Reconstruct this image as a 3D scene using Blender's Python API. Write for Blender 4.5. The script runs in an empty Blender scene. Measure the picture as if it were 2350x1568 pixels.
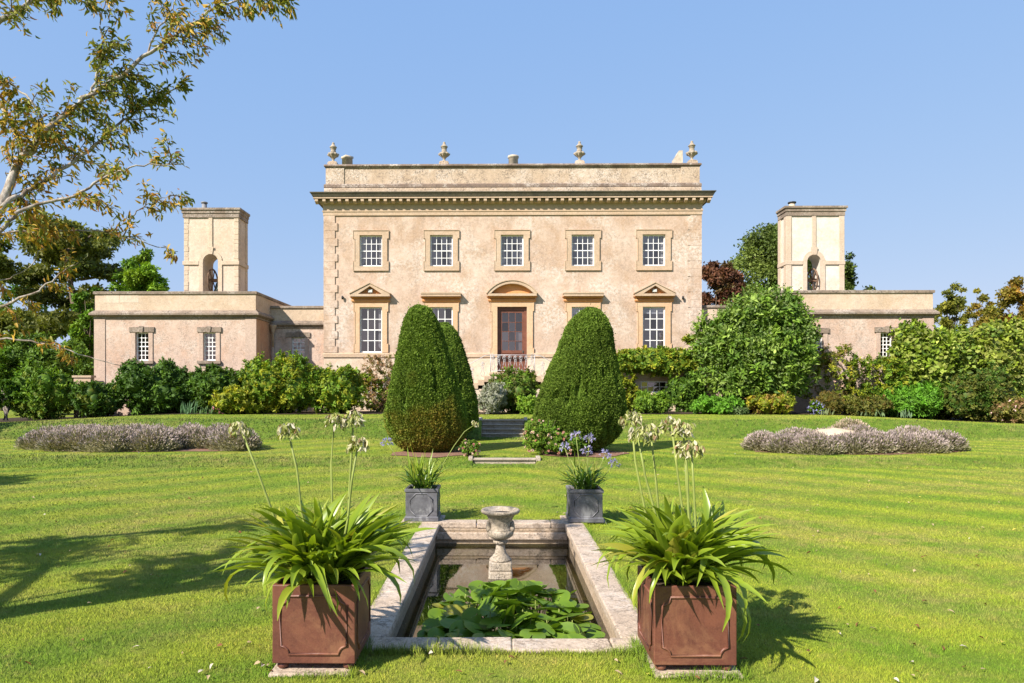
import bpy, bmesh, math
import numpy as np
from mathutils import Vector, Matrix

# ------------------------------------------------------------------ camera, sky, sun, exposure
S = bpy.context.scene
COL = S.collection
RNG = np.random.default_rng(11)
PI = math.pi
F = 1566.7            # focal length in pixels of a 2350 px wide view (24 mm on 36 mm)
VPX, VPY = 1148.0, 898.0
YAW = 0.012
CX = VPX - F * math.tan(YAW)
EYE = 1.7

cam_d = bpy.data.cameras.new('camera')
cam = bpy.data.objects.new('camera', cam_d)
COL.objects.link(cam)
cam_d.lens = 24.0
cam_d.sensor_width = 36.0
cam_d.shift_x = (1175.0 - CX) / 2350.0
cam_d.shift_y = (VPY - 784.0) / 2350.0
cam_d.clip_start = 0.05
cam_d.clip_end = 3000
cam.location = (0, 0, EYE)
cam.rotation_euler = (PI / 2, 0, YAW)
S.camera = cam

LDIR = Vector((1.0, 1.0, -1.12)).normalized()
SUN_EL = math.asin(-LDIR.z)
world = bpy.data.worlds.new('World')
S.world = world
world.use_nodes = True
wn = world.node_tree.nodes
wl = world.node_tree.links
for n in list(wn):
    wn.remove(n)
sky = wn.new('ShaderNodeTexSky')
sky.sky_type = 'NISHITA'
sky.sun_disc = False
sky.sun_elevation = SUN_EL
sky.sun_rotation = math.radians(225)
sky.air_density = 1.0
sky.dust_density = 0.4
sky.ozone_density = 2.2
bg = wn.new('ShaderNodeBackground')
bg.inputs['Strength'].default_value = 0.15
wo = wn.new('ShaderNodeOutputWorld')
# hazy late summer sky: flatter from zenith to horizon than the clean-air model
sp_ = wn.new('ShaderNodeSeparateColor'); cb_ = wn.new('ShaderNodeCombineColor')
wl.new(sky.outputs[0], sp_.inputs[0])
for k_, (ex_, mu_) in enumerate(((.44, .94), (.27, 1.38), (.09, 2.55))):
    pw_ = wn.new('ShaderNodeMath'); pw_.operation = 'POWER'; pw_.inputs[1].default_value = ex_
    ml_ = wn.new('ShaderNodeMath'); ml_.operation = 'MULTIPLY'; ml_.inputs[1].default_value = mu_
    wl.new(sp_.outputs[k_], pw_.inputs[0]); wl.new(pw_.outputs[0], ml_.inputs[0]); wl.new(ml_.outputs[0], cb_.inputs[k_])
wl.new(cb_.outputs[0], bg.inputs['Color'])
wl.new(bg.outputs[0], wo.inputs['Surface'])

sun_d = bpy.data.lights.new('sun', 'SUN')
sun_d.energy = 4.6
sun_d.angle = math.radians(0.55)
sun_d.color = (1.0, 0.93, 0.84)
sun = bpy.data.objects.new('sun', sun_d)
COL.objects.link(sun)
sun.rotation_euler = LDIR.to_track_quat('-Z', 'Y').to_euler()
sun.location = (-30, -30, 34)

S.view_settings.view_transform = 'Standard'
S.view_settings.look = 'None'
S.view_settings.exposure = 1.0
S.view_settings.gamma = 1.0
S.view_settings.use_curve_mapping = False
S.render.film_transparent = False
S.cycles.max_bounces = 6
S.cycles.transparent_max_bounces = 8

def U(u, v, Y):
    """point of the place seen at (u, v) of the photograph when it stands Y metres ahead"""
    dx = (u - CX) / F
    X = dx * math.cos(YAW) - math.sin(YAW)
    D = dx * math.sin(YAW) + math.cos(YAW)
    k = Y / D
    return Vector((X * k, Y, EYE - (v - VPY) / F * k))

# ------------------------------------------------------------------ mesh helpers
WL = {}
class MB:
    def __init__(s):
        s.v = []; s.f = []; s.sm = []
    def add(s, verts, faces, smooth=False):
        b = len(s.v)
        s.v.extend([tuple(p) for p in verts])
        s.f.extend([tuple(i + b for i in f) for f in faces])
        s.sm.extend([smooth] * len(faces))
        return s
    def box(s, x0, x1, y0, y1, z0, z1):
        return s.add([(x0, y0, z0), (x1, y0, z0), (x1, y1, z0), (x0, y1, z0), (x0, y0, z1), (x1, y0, z1), (x1, y1, z1), (x0, y1, z1)],
                     [(3, 2, 1, 0), (4, 5, 6, 7), (0, 1, 5, 4), (1, 2, 6, 5), (2, 3, 7, 6), (3, 0, 4, 7)])
    def quad(s, a, b, c, d):
        return s.add([a, b, c, d], [(0, 1, 2, 3)])
    def prism(s, poly, y0, y1):
        """polygon of (x, z), counter-clockwise seen from -y, extruded from y0 (front) to y1"""
        n = len(poly)
        vs = [(x, y0, z) for x, z in poly] + [(x, y1, z) for x, z in poly]
        fs = [tuple(range(n)), tuple(range(2 * n - 1, n - 1, -1))]
        fs += [(i, i + n, (i + 1) % n + n, (i + 1) % n) for i in range(n)]
        return s.add(vs, fs)
    def band(s, x0, x1, yf, yb, prof):
        """moulding of profile (projection, z) round the front and both sides of a block"""
        vs = []
        for p, z in prof:
            vs += [(x0 - p, yb, z), (x0 - p, yf - p, z), (x1 + p, yf - p, z), (x1 + p, yb, z)]
        fs = []
        for i in range(len(prof) - 1):
            for k in range(3):
                a = i * 4 + k
                fs.append((a, a + 1, a + 5, a + 4))
        return s.add(vs, fs)
    def lathe(s, cx, cy, prof, n=24, mod=None, cap=True):
        vs = []; fs = []
        for r, z in prof:
            for k in range(n):
                a = 2 * PI * k / n
                rr = r * (mod(a, z) if mod else 1.0)
                vs.append((cx + rr * math.cos(a), cy + rr * math.sin(a), z))
        m = len(prof)
        for i in range(m - 1):
            for k in range(n):
                fs.append((i * n + k, i * n + (k + 1) % n, (i + 1) * n + (k + 1) % n, (i + 1) * n + k))
        if cap:
            fs.append(tuple(range(n - 1, -1, -1)))
            fs.append(tuple(range((m - 1) * n, m * n)))
        return s.add(vs, fs, True)
    def tube(s, pts, rad, n=6, closed=False):
        pts = [Vector(p) for p in pts]
        m = len(pts)
        if not hasattr(rad, '__len__'):
            rad = [rad] * m
        vs = []; fs = []
        up = Vector((0, 0, 1))
        for i, p in enumerate(pts):
            if closed:
                d = pts[(i + 1) % m] - pts[i - 1]
            else:
                d = pts[min(i + 1, m - 1)] - pts[max(i - 1, 0)]
            if d.length < 1e-9:
                d = Vector((0, 0, 1))
            d.normalize()
            a = d.cross(up)
            if a.length < 0.05:
                a = d.cross(Vector((1, 0, 0)))
            a.normalize()
            b = a.cross(d)
            for k in range(n):
                t = 2 * PI * k / n
                vs.append(p + (a * math.cos(t) + b * math.sin(t)) * rad[i])
        for i in range(m if closed else m - 1):
            j = (i + 1) % m
            for k in range(n):
                fs.append((i * n + k, j * n + k, j * n + (k + 1) % n, i * n + (k + 1) % n))
        if not closed:
            fs.append(tuple(range(n - 1, -1, -1)))
            fs.append(tuple(range((m - 1) * n, m * n)))
        return s.add(vs, fs, True)
    def obj(s, name, mat, parent=None, bevel=0, origin=None):
        V = np.array(s.v, dtype=float)
        if origin is None:
            lo, hi = V.min(0), V.max(0)
            origin = ((lo[0] + hi[0]) / 2, (lo[1] + hi[1]) / 2, lo[2])
        me = bpy.data.meshes.new(name)
        me.from_pydata([tuple(p) for p in (V - np.array(origin))], [], s.f)
        me.polygons.foreach_set('use_smooth', s.sm)
        me.update()
        bm = bmesh.new(); bm.from_mesh(me)
        bmesh.ops.recalc_face_normals(bm, faces=bm.faces)
        bm.to_mesh(me); bm.free()
        me.materials.append(mat)
        return link(name, me, origin, parent, bevel)

def link(name, me, origin, parent=None, bevel=0, rot=None, scale=None):
    o = bpy.data.objects.new(name, me)
    COL.objects.link(o)
    place(o, origin, parent)
    if rot is not None:
        o.rotation_euler = rot
    if scale is not None:
        o.scale = scale
    if bevel:
        m = o.modifiers.new('bevel', 'BEVEL')
        m.width = bevel; m.segments = 2; m.limit_method = 'ANGLE'
    return o

def place(o, w, parent):
    w = Vector(w)
    WL[o.name] = w
    if parent is not None:
        o.parent = parent
        o.location = w - WL[parent.name]
    else:
        o.location = w

def tag(o, label=None, cat=None, group=None, kind=None):
    if label: o['label'] = label
    if cat: o['category'] = cat
    if group: o['group'] = group
    if kind: o['kind'] = kind
    return o

def thing(name, loc, label, cat, group=None):
    o = bpy.data.objects.new(name, None)
    o.empty_display_size = 0.3
    COL.objects.link(o)
    place(o, loc, None)
    return tag(o, label, cat, group)

def trimesh(name, V, T, C, mat, parent=None, origin=None, smooth=False):
    V = np.asarray(V, dtype=np.float32); T = np.asarray(T, dtype=np.int32)
    if origin is None:
        lo, hi = V.min(0), V.max(0)
        origin = (float(lo[0] + hi[0]) / 2, float(lo[1] + hi[1]) / 2, float(lo[2]))
    Vl = V - np.array(origin, dtype=np.float32)
    me = bpy.data.meshes.new(name)
    me.vertices.add(len(V)); me.vertices.foreach_set('co', Vl.ravel())
    me.loops.add(T.size); me.loops.foreach_set('vertex_index', T.ravel())
    me.polygons.add(len(T)); me.polygons.foreach_set('loop_start', np.arange(0, T.size, 3, dtype=np.int32))
    if smooth:
        me.polygons.foreach_set('use_smooth', np.ones(len(T), dtype=bool))
    me.update(calc_edges=True)
    if C is not None:
        C4 = np.ones((len(V), 4), dtype=np.float32); C4[:, :3] = C
        at = me.attributes.new('col', 'FLOAT_COLOR', 'POINT')
        at.data.foreach_set('color', C4.ravel())
    me.materials.append(mat)
    return link(name, me, origin, parent)

def nrm(a):
    return a / np.maximum(np.linalg.norm(a, axis=1, keepdims=True), 1e-9)

def leaf_arrays(P, D, N, Ln, Wd, C, fold=0.15, droop=0.12, six=False):
    """leaf-shaped faces: base point P, axis D, face normal N, length, width, colour"""
    D = nrm(D); Sd = nrm(np.cross(D, N)); N = np.cross(Sd, D)
    L = Ln[:, None]; W = Wd[:, None]
    n = len(P)
    if six:
        a = P; b = P + D * L * .33 + Sd * W * .5 + N * W * fold
        c = P + D * L * .33 - Sd * W * .5 + N * W * fold
        m = P + D * L * .38
        d = P + D * L * .7 + Sd * W * .36 + N * (W * fold - L * droop * .5)
        e = P + D * L * .7 - Sd * W * .36 + N * (W * fold - L * droop * .5)
        t = P + D * L - N * L * droop * 1.3
        V = np.stack([a, b, c, m, d, e, t], 1).reshape(-1, 3)
        base = np.array([[0, 3, 1], [0, 2, 3], [1, 3, 4], [3, 2, 5], [3, 6, 4], [3, 5, 6]])
        T = (base[None] + (np.arange(n) * 7)[:, None, None]).reshape(-1, 3)
        return V, T, np.repeat(C, 7, 0)
    a = P; b = P + D * L * .45 + Sd * W * .5 + N * W * fold
    t = P + D * L - N * L * droop
    c = P + D * L * .45 - Sd * W * .5 + N * W * fold
    V = np.stack([a, b, t, c], 1).reshape(-1, 3)
    base = np.array([[0, 2, 1], [0, 3, 2]])
    T = (base[None] + (np.arange(n) * 4)[:, None, None]).reshape(-1, 3)
    return V, T, np.repeat(C, 4, 0)

def merge(parts):
    Vs = []; Ts = []; Cs = []; b = 0
    for V, T, C in parts:
        Vs.append(V); Ts.append(T + b); Cs.append(C); b += len(V)
    return np.concatenate(Vs), np.concatenate(Ts), np.concatenate(Cs)

def wob(P, f, seed=0, oct=3):
    """cheap smooth 3-D noise in about -1..1"""
    r = np.random.default_rng(seed)
    out = np.zeros(len(P)); amp = 1.0; tot = 0
    for o in range(oct):
        s = np.zeros(len(P))
        for k in range(4):
            w = r.normal(size=3); w /= np.linalg.norm(w)
            s += np.sin(P @ w * f * (1 + .35 * r.random()) + r.random() * 6.28)
        out += amp * s / 2.2; tot += amp
        amp *= .55; f *= 2.1
    return out / tot

bm_ = bmesh.new(); bmesh.ops.create_icosphere(bm_, subdivisions=3, radius=1.0)
ICO_V = np.array([v.co[:] for v in bm_.verts]); ICO_T = np.array([[v.index for v in f.verts] for f in bm_.faces]); bm_.free()

# ------------------------------------------------------------------ materials
def new_mat(name):
    m = bpy.data.materials.new(name); m.use_nodes = True
    nt = m.node_tree
    for n in list(nt.nodes):
        nt.nodes.remove(n)
    out = nt.nodes.new('ShaderNodeOutputMaterial')
    return m, nt, out

class NT:
    def __init__(s, nt): s.nt = nt
    def n(s, t, **kw):
        nd = s.nt.nodes.new(t)
        for k, v in kw.items():
            setattr(nd, k, v)
        return nd
    def l(s, a, b): s.nt.links.new(a, b)
    def pos(s): return s.n('ShaderNodeNewGeometry').outputs['Position']
    def mapv(s, vec, scale=(1, 1, 1), rot=(0, 0, 0)):
        m = s.n('ShaderNodeMapping'); m.inputs['Scale'].default_value = scale; m.inputs['Rotation'].default_value = rot
        s.l(vec, m.inputs['Vector']); return m.outputs[0]
    def noise(s, vec, scale, detail=4, rough=.55, dist=0):
        t = s.n('ShaderNodeTexNoise'); t.inputs['Scale'].default_value = scale; t.inputs['Detail'].default_value = detail
        t.inputs['Roughness'].default_value = rough; t.inputs['Distortion'].default_value = dist
        s.l(vec, t.inputs['Vector']); return t.outputs['Fac']
    def ramp(s, fac, a, b, c0=(0, 0, 0, 1), c1=(1, 1, 1, 1)):
        r = s.n('ShaderNodeValToRGB'); e = r.color_ramp.elements
        e[0].position = a; e[1].position = b; e[0].color = c0; e[1].color = c1
        s.l(fac, r.inputs[0]); return r.outputs[0]
    def mix(s, fac, a, b, blend='MIX'):
        m = s.n('ShaderNodeMix', data_type='RGBA', blend_type=blend)
        for k, x in ((0, fac), (6, a), (7, b)):
            if hasattr(x, 'is_linked'): s.l(x, m.inputs[k])
            elif k == 0: m.inputs[0].default_value = x
            else: m.inputs[k].default_value = (*x[:3], 1)
        return m.outputs[2]
    def math(s, op, a, b=0.0):
        m = s.n('ShaderNodeMath', operation=op)
        for k, x in ((0, a), (1, b)):
            if hasattr(x, 'is_linked'): s.l(x, m.inputs[k])
            else: m.inputs[k].default_value = x
        return m.outputs[0]
    def bsdf(s, col, rough=.8, spec=.3, metal=0.0, normal=None):
        b = s.n('ShaderNodeBsdfPrincipled')
        if hasattr(col, 'is_linked'): s.l(col, b.inputs['Base Color'])
        else: b.inputs['Base Color'].default_value = (*col, 1)
        if hasattr(rough, 'is_linked'): s.l(rough, b.inputs['Roughness'])
        else: b.inputs['Roughness'].default_value = rough
        b.inputs['Specular IOR Level'].default_value = spec
        b.inputs['Metallic'].default_value = metal
        if normal is not None: s.l(normal, b.inputs['Normal'])
        return b
    def bump(s, h, strength=.4, dist=.02):
        b = s.n('ShaderNodeBump'); b.inputs['Strength'].default_value = strength; b.inputs['Distance'].default_value = dist
        s.l(h, b.inputs['Height']); return b.outputs[0]
    def xyz(s, vec):
        x = s.n('ShaderNodeSeparateXYZ'); s.l(vec, x.inputs[0]); return x.outputs

def simple_mat(name, col, rough=.7, spec=.3, metal=0, var=.15, scale=6, bump=.15, bscale=40):
    m, nt, out = new_mat(name); g = NT(nt); p = g.pos()
    n = g.noise(p, scale, 5)
    c = g.mix(g.ramp(n, .3, .7), [x * (1 - var) for x in col], [min(1, x * (1 + var)) for x in col])
    b = g.bsdf(c, rough, spec, metal, g.bump(g.noise(p, bscale, 3), bump, .01) if bump else None)
    g.l(b.outputs[0], out.inputs[0])
    return m

def stone_mat(name, base, pale, dark, white=.0, lichen=.3, sp=1.0, streak=0.0, tone=None, rough=.9):
    """weathered stone or lime render: broad tone patches, pale bloom, grey lichen specks, fine grain"""
    K = .97
    base = [x * K for x in base]; pale = [x * K for x in pale]; dark = [x * K * .8 for x in dark]
    if tone: tone = [x * K for x in tone]
    m, nt, out = new_mat(name); g = NT(nt); p = g.pos()
    big = g.noise(p, .42 * sp, 5, .62)
    c = g.mix(g.ramp(big, .36, .64), base, pale)
    if tone:
        c = g.mix(g.math('MULTIPLY', g.ramp(g.noise(g.mapv(p, (1, 1, .8)), .9 * sp, 5, .7, .4), .46, .62), .75), c, tone)
    med = g.noise(p, 3.2 * sp, 6, .68)
    c = g.mix(g.math('MULTIPLY', g.ramp(med, .44, .60), .36), c, [x * .72 for x in base])
    sp2 = g.noise(p, 11 * sp, 6, .85)
    c = g.mix(g.math('MULTIPLY', g.ramp(sp2, .47, .60), .40), c, [min(1, x * 1.22) for x in pale])
    if white:
        wm = g.math('MULTIPLY', g.ramp(g.noise(p, .55 * sp, 4, .6, .5), .47, .62), g.ramp(g.noise(p, 7 * sp, 6, .85), .46, .54))
        c = g.mix(g.math('MULTIPLY', wm, white), c, (.66, .58, .50))
    if lichen:
        lm = g.math('MULTIPLY', g.ramp(g.noise(p, 1.1 * sp, 4, .65), .36, .58), g.ramp(g.noise(p, 7.5 * sp, 6, .85), .49, .56))
        c = g.mix(g.math('MULTIPLY', lm, lichen), c, dark)
    if streak:
        sm = g.math('MULTIPLY', g.ramp(g.noise(g.mapv(p, (2.2, 2.2, .16)), 1.3, 5, .65), .50, .68), g.ramp(g.noise(p, .8, 3), .42, .6))
        c = g.mix(g.math('MULTIPLY', sm, streak), c, dark)
    fine = g.noise(p, 55, 4, .7)
    c = g.mix(g.ramp(fine, .3, .7), g.mix(.18, c, (0.08, .05, .03)), g.mix(.10, c, (1, .95, .88)))
    hb = g.math('ADD', g.math('MULTIPLY', med, .5), g.math('MULTIPLY', g.noise(p, 26, 5, .7), .5))
    b = g.bsdf(c, rough, .15, 0, g.bump(hb, .55, .03))
    g.l(b.outputs[0], out.inputs[0])
    return m

M = {}
M['stucco'] = stone_mat('stucco', (.50, .345, .245), (.61, .468, .365), (.20, .15, .115), .8, .4, 1.0, tone=(.385, .235, .13), streak=.22)
M['stucco_pale'] = stone_mat('stucco_pale', (.60, .46, .335), (.70, .565, .43), (.36, .27, .2), .4, .25, 1.0, tone=(.52, .37, .245), streak=.1)
M['stucco_cream'] = stone_mat('stucco_cream', (.69, .605, .51), (.74, .66, .575), (.45, .35, .25), .2, .10, .8, tone=(.60, .45, .315), streak=.12)
M['stucco_pink'] = stone_mat('stucco_pink', (.52, .355, .265), (.60, .45, .36), (.21, .16, .13), .5, .6, 1.7, tone=(.50, .30, .195), streak=.15)
M['stucco_buff'] = stone_mat('stucco_buff', (.52, .38, .255), (.62, .48, .35), (.26, .2, .15), .3, .3, 1.3, streak=.2, tone=(.46, .315, .19))
M['stone'] = stone_mat('dressed_stone', (.47, .32, .20), (.53, .385, .255), (.19, .15, .11), .2, .3, 2.0)
M['stone_warm'] = stone_mat('warm_stone', (.56, .34, .18), (.62, .42, .25), (.25, .17, .1), .1, .15, 2.2)
M['stucco_rust_bounce'] = stone_mat('rust_and_bounce_render', (.50, .225, .10), (.56, .33, .18), (.20, .09, .04), .1, .3, 1.5, streak=.7)  # rust streaks, plus the orange of bounced light put into the colour
M['stone_orange'] = stone_mat('orange_stone', (.60, .22, .05), (.66, .30, .085), (.25, .17, .1), .1, .1, 2.5)
M['stone_grey'] = stone_mat('weathered_cap_stone', (.185, .13, .09), (.29, .215, .155), (.06, .045, .035), .5, .9, 2.0)
M['stone_brown'] = stone_mat('brown_lichened_stone', (.15, .095, .066), (.23, .155, .11), (.05, .035, .03), .8, .9, 2.2)
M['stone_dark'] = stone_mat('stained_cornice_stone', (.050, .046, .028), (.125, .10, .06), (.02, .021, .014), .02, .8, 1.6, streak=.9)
M['parapet'] = stone_mat('lichened_parapet', (.45, .32, .21), (.55, .42, .30), (.15, .11, .08), .8, .9, 1.8)
M['coping'] = stone_mat('pool_coping', (.44, .325, .23), (.55, .43, .32), (.17, .125, .085), .6, .8, 3.0)
M['pool_wall'] = stone_mat('pool_wall', (.38, .27, .17), (.46, .34, .22), (.08, .06, .04), .3, .6, 4.0)
M['tower_strip'] = stone_mat('tower_strip_stone', (.52, .39, .275), (.60, .47, .35), (.26, .19, .13), .2, .3, 2.4)
M['stone_pink'] = stone_mat('pinkish_stone', (.46, .315, .235), (.54, .395, .31), (.19, .14, .11), .2, .4, 2.4)
M['tower_stone'] = stone_mat('tower_edge_stone', (.55, .41, .28), (.63, .50, .36), (.22, .16, .11), .2, .5, 2.5)
M['urn'] = stone_mat('urn_stone', (.31, .245, .17), (.44, .36, .265), (.07, .06, .04), .5, .9, 7.0)
M['step'] = stone_mat('step_stone', (.36, .28, .20), (.46, .375, .285), (.09, .08, .07), .5, .8, 5.0)
M['white_paint'] = simple_mat('white_paint', (.80, .79, .77), .45, .4, 0, .04, 3, .05)
M['door_paint'] = simple_mat('red_brown_door_paint', (.155, .058, .035), .45, .4, 0, .2, 4, .1)
M['iron'] = simple_mat('pale_grey_iron', (.42, .41, .42), .5, .4, .2, .15, 9, .1)
M['room'] = simple_mat('dim_room', (.235, .195, .185), .9, .1, 0, .2, 2, 0)
M['curtain'] = simple_mat('curtain_cloth', (.55, .53, .5), .9, .1, 0, .1, 8, .1)
M['blind'] = simple_mat('blind_cloth', (.7, .7, .7), .9, .1, 0, .05, 8, 0)
M['bronze'] = simple_mat('bell_bronze', (.10, .13, .11), .5, .5, .6, .3, 8, .1)
M['wood'] = simple_mat('old_wood', (.16, .10, .065), .8, .2, 0, .3, 9, .3)
M['slate'] = simple_mat('roof_lead', (.2, .2, .21), .6, .3, 0, .2, 2, .1)
M['flood'] = simple_mat('lamp_housing', (.36, .36, .34), .5, .4, .2, .1, 9, .05)
M['flood_glass'] = simple_mat('lamp_glass', (.6, .6, .55), .15, .6, 0, .05, 9, 0)
M['soil'] = simple_mat('mulch_soil', (.22, .125, .085), .95, .1, 0, .45, 16, .9, 60)
M['soil_dark'] = simple_mat('bed_soil', (.06, .045, .03), .95, .1, 0, .45, 9, .9, 40)
M['clay'] = simple_mat('chimney_clay', (.50, .42, .32), .85, .2, 0, .2, 6, .2)
M['black'] = simple_mat('black_metal', (.03, .03, .03), .5, .4, .3, .2, 9, .1)

def glass_mat():
    m, nt, out = new_mat('window_glass'); g = NT(nt)
    oi = g.n('ShaderNodeObjectInfo')
    t = g.n('ShaderNodeBsdfTransparent'); t.inputs[0].default_value = (.62, .63, .68, 1)
    gl = g.n('ShaderNodeBsdfGlossy'); gl.inputs['Roughness'].default_value = .03; gl.inputs['Color'].default_value = (.92, .74, .64, 1)
    fac = g.math('ADD', .13, g.math('MULTIPLY', oi.outputs['Random'], .16))
    mx = g.n('ShaderNodeMixShader'); g.l(fac, mx.inputs[0]); g.l(t.outputs[0], mx.inputs[1]); g.l(gl.outputs[0], mx.inputs[2])
    g.l(mx.outputs[0], out.inputs[0]); return m
M['glass'] = glass_mat()

def foliage_mat(name, trans=.3, rough=.55, spec=.2):
    m, nt, out = new_mat(name); g = NT(nt)
    a = g.n('ShaderNodeAttribute', attribute_name='col')
    b = g.bsdf(a.outputs['Color'], rough, spec)
    t = g.n('ShaderNodeBsdfTranslucent')
    hs = g.mix(1.0, a.outputs['Color'], (1.25, 1.25, .55), 'MULTIPLY')
    g.l(hs, t.inputs[0])
    mx = g.n('ShaderNodeMixShader'); mx.inputs[0].default_value = trans
    g.l(b.outputs[0], mx.inputs[1]); g.l(t.outputs[0], mx.inputs[2]); g.l(mx.outputs[0], out.inputs[0])
    return m
M['leaf'] = foliage_mat('foliage', .28)
M['leaf_matt'] = foliage_mat('matt_foliage', .18, .8, .15)
M['petal'] = foliage_mat('petals', .3, .7, .2)

def bark_mat(name, a, b, sc=8):
    m, nt, out = new_mat(name); g = NT(nt); p = g.pos()
    n = g.noise(g.mapv(p, (1, 1, .5)), sc, 6, .7)
    c = g.mix(g.ramp(n, .4, .62), a, b)
    bs = g.bsdf(c, .85, .2, 0, g.bump(n, .6, .02)); g.l(bs.outputs[0], out.inputs[0]); return m
M['bark_pale'] = bark_mat('silver_bark', (.16, .12, .09), (.50, .45, .39), 14)
M['bark'] = bark_mat('bark', (.07, .05, .035), (.17, .13, .09), 6)

def lawn_color(g, p):
    """mown turf colour by place: mowing bands, dry patches, moss-green patches"""
    x = g.xyz(p)
    w = g.n('ShaderNodeTexWave', wave_type='BANDS', bands_direction='Y', wave_profile='SIN')
    w.inputs['Scale'].default_value = .175; w.inputs['Distortion'].default_value = 2.4; w.inputs['Detail'].default_value = 2
    w.inputs['Detail Scale'].default_value = .5
    # bands fan out on either side of the axis
    comb = g.n('ShaderNodeCombineXYZ')
    g.l(x[0], comb.inputs[0])
    ax = g.math('ABSOLUTE', x[0])
    g.l(g.math('ADD', x[1], g.math('MULTIPLY', ax, 1.0)), comb.inputs[1])
    g.l(comb.outputs[0], w.inputs['Vector'])
    c = g.mix(g.ramp(w.outputs['Fac'], .1, .9), (.132, .218, .014), (.248, .300, .020))
    pm = g.noise(g.mapv(p, (.55, 1.2, 1)), .9, 5, .62, .3)
    c = g.mix(g.math('MULTIPLY', g.ramp(pm, .48, .68), .6), c, (.31, .275, .045))
    c = g.mix(g.math('MULTIPLY', g.ramp(g.noise(g.mapv(p, (.7, 1.4, 1)), .55, 4, .6, .4), .5, .66), .55), c, (.115, .205, .012))
    # rougher, greener grass on the two banks
    yw = g.math('ADD', x[1], g.math('MULTIPLY', g.math('SUBTRACT', g.noise(p, .7, 4, .6), .5), 1.6))
    def within(a, b, s=.35):
        return g.math('MULTIPLY', g.ramp(yw, 0, 1) if False else g.math('MINIMUM', g.math('MAXIMUM', g.math('DIVIDE', g.math('SUBTRACT', yw, a), s), 0.0), 1.0),
                      g.math('MINIMUM', g.math('MAXIMUM', g.math('DIVIDE', g.math('SUBTRACT', b, yw), s), 0.0), 1.0))
    bk = g.math('MAXIMUM', within(22.1, 24.5), g.math('MULTIPLY', within(15.0, 16.5), .8))
    bn = g.mix(g.ramp(g.noise(p, 4, 5, .7), .4, .6), (.060, .125, .010), (.105, .180, .014))
    c = g.mix(g.math('MULTIPLY', bk, .9), c, bn)
    c = g.mix(g.math('MULTIPLY', g.ramp(g.noise(p, 5.5, 5, .75), .52, .68), .45), c, (.33, .27, .075))
    # worn, straw coloured ground towards the right and near side
    wn_ = g.math('MULTIPLY', g.ramp(g.noise(p, .38, 4, .6, .5), .46, .62), g.ramp(g.noise(p, 3.1, 5, .75), .40, .62))
    c = g.mix(g.math('MULTIPLY', wn_, .6), c, (.34, .265, .085))
    c = g.mix(g.math('MULTIPLY', g.ramp(g.noise(p, 9, 5, .75), .50, .66), .35), c, (.11, .18, .014))
    return c

def lawn_mat():
    m, nt, out = new_mat('lawn_turf'); g = NT(nt); p = g.pos()
    c = lawn_color(g, p)
    f = g.noise(g.mapv(p, (1, .6, 1)), 60, 4, .8)
    c = g.mix(g.ramp(f, .25, .75), g.mix(.25, c, (.02, .035, .006)), g.mix(.2, c, (.3, .32, .08)))
    h = g.math('ADD', f, g.math('MULTIPLY', g.noise(p, 14, 4, .7), .8))
    b = g.bsdf(c, .9, .1, 0, g.bump(h, .7, .03)); g.l(b.outputs[0], out.inputs[0]); return m
M['lawn'] = lawn_mat()

def grass_mat():
    m, nt, out = new_mat('grass_blades'); g = NT(nt)
    geo = g.n('ShaderNodeNewGeometry')
    c = lawn_color(g, geo.outputs['Position'])
    a = g.n('ShaderNodeAttribute', attribute_name='col')
    c = g.mix(1.0, c, a.outputs['Color'], 'MULTIPLY')
    vm = g.n('ShaderNodeVectorMath', operation='ADD'); g.l(geo.outputs['Normal'], vm.inputs[0]); vm.inputs[1].default_value = (0, 0, 1.6)
    vn = g.n('ShaderNodeVectorMath', operation='NORMALIZE'); g.l(vm.outputs[0], vn.inputs[0])
    b = g.bsdf(c, .6, .25, 0, vn.outputs[0])
    g.l(b.outputs[0], out.inputs[0]); return m
M['grass'] = grass_mat()

def corten_mat():
    m, nt, out = new_mat('rusted_steel'); g = NT(nt); p = g.pos()
    n = g.noise(p, 5, 6, .7)
    c = g.mix(g.ramp(n, .35, .65), (.095, .031, .021), (.165, .057, .034))
    s = g.noise(g.mapv(p, (9, 9, .8)), 3, 5, .7)
    c = g.mix(g.math('MULTIPLY', g.ramp(s, .5, .7), .5), c, (.11, .035, .022))
    f = g.noise(p, 90, 4, .8)
    c = g.mix(g.math('MULTIPLY', g.ramp(f, .5, .75), .35), c, (.24, .105, .065))
    c = g.mix(g.math('MULTIPLY', g.ramp(g.noise(p, 3.2, 5, .7, .6), .5, .64), .6), c, (.25, .115, .06))
    c = g.mix(g.math('MULTIPLY', g.ramp(g.noise(p, 22, 6, .8), .54, .64), .5), c, (.07, .022, .016))
    b = g.bsdf(c, .5, .5, 0, g.bump(g.noise(p, 130, 3), .2, .004)); g.l(b.outputs[0], out.inputs[0]); return m
M['corten'] = corten_mat()

def lead_mat():
    m, nt, out = new_mat('lead_sheet'); g = NT(nt); p = g.pos()
    n = g.noise(p, 7, 6, .7)
    c = g.mix(g.ramp(n, .35, .7), (.085, .083, .092), (.19, .187, .20))
    w = g.noise(g.mapv(p, (1, 1, .6)), 4.5, 5, .7, .5)
    c = g.mix(g.math('MULTIPLY', g.ramp(w, .54, .72), .6), c, (.5, .5, .49))
    b = g.bsdf(c, .5, .4, .3, g.bump(g.noise(p, 30, 3), .15, .006)); g.l(b.outputs[0], out.inputs[0]); return m
M['lead'] = lead_mat()

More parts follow.
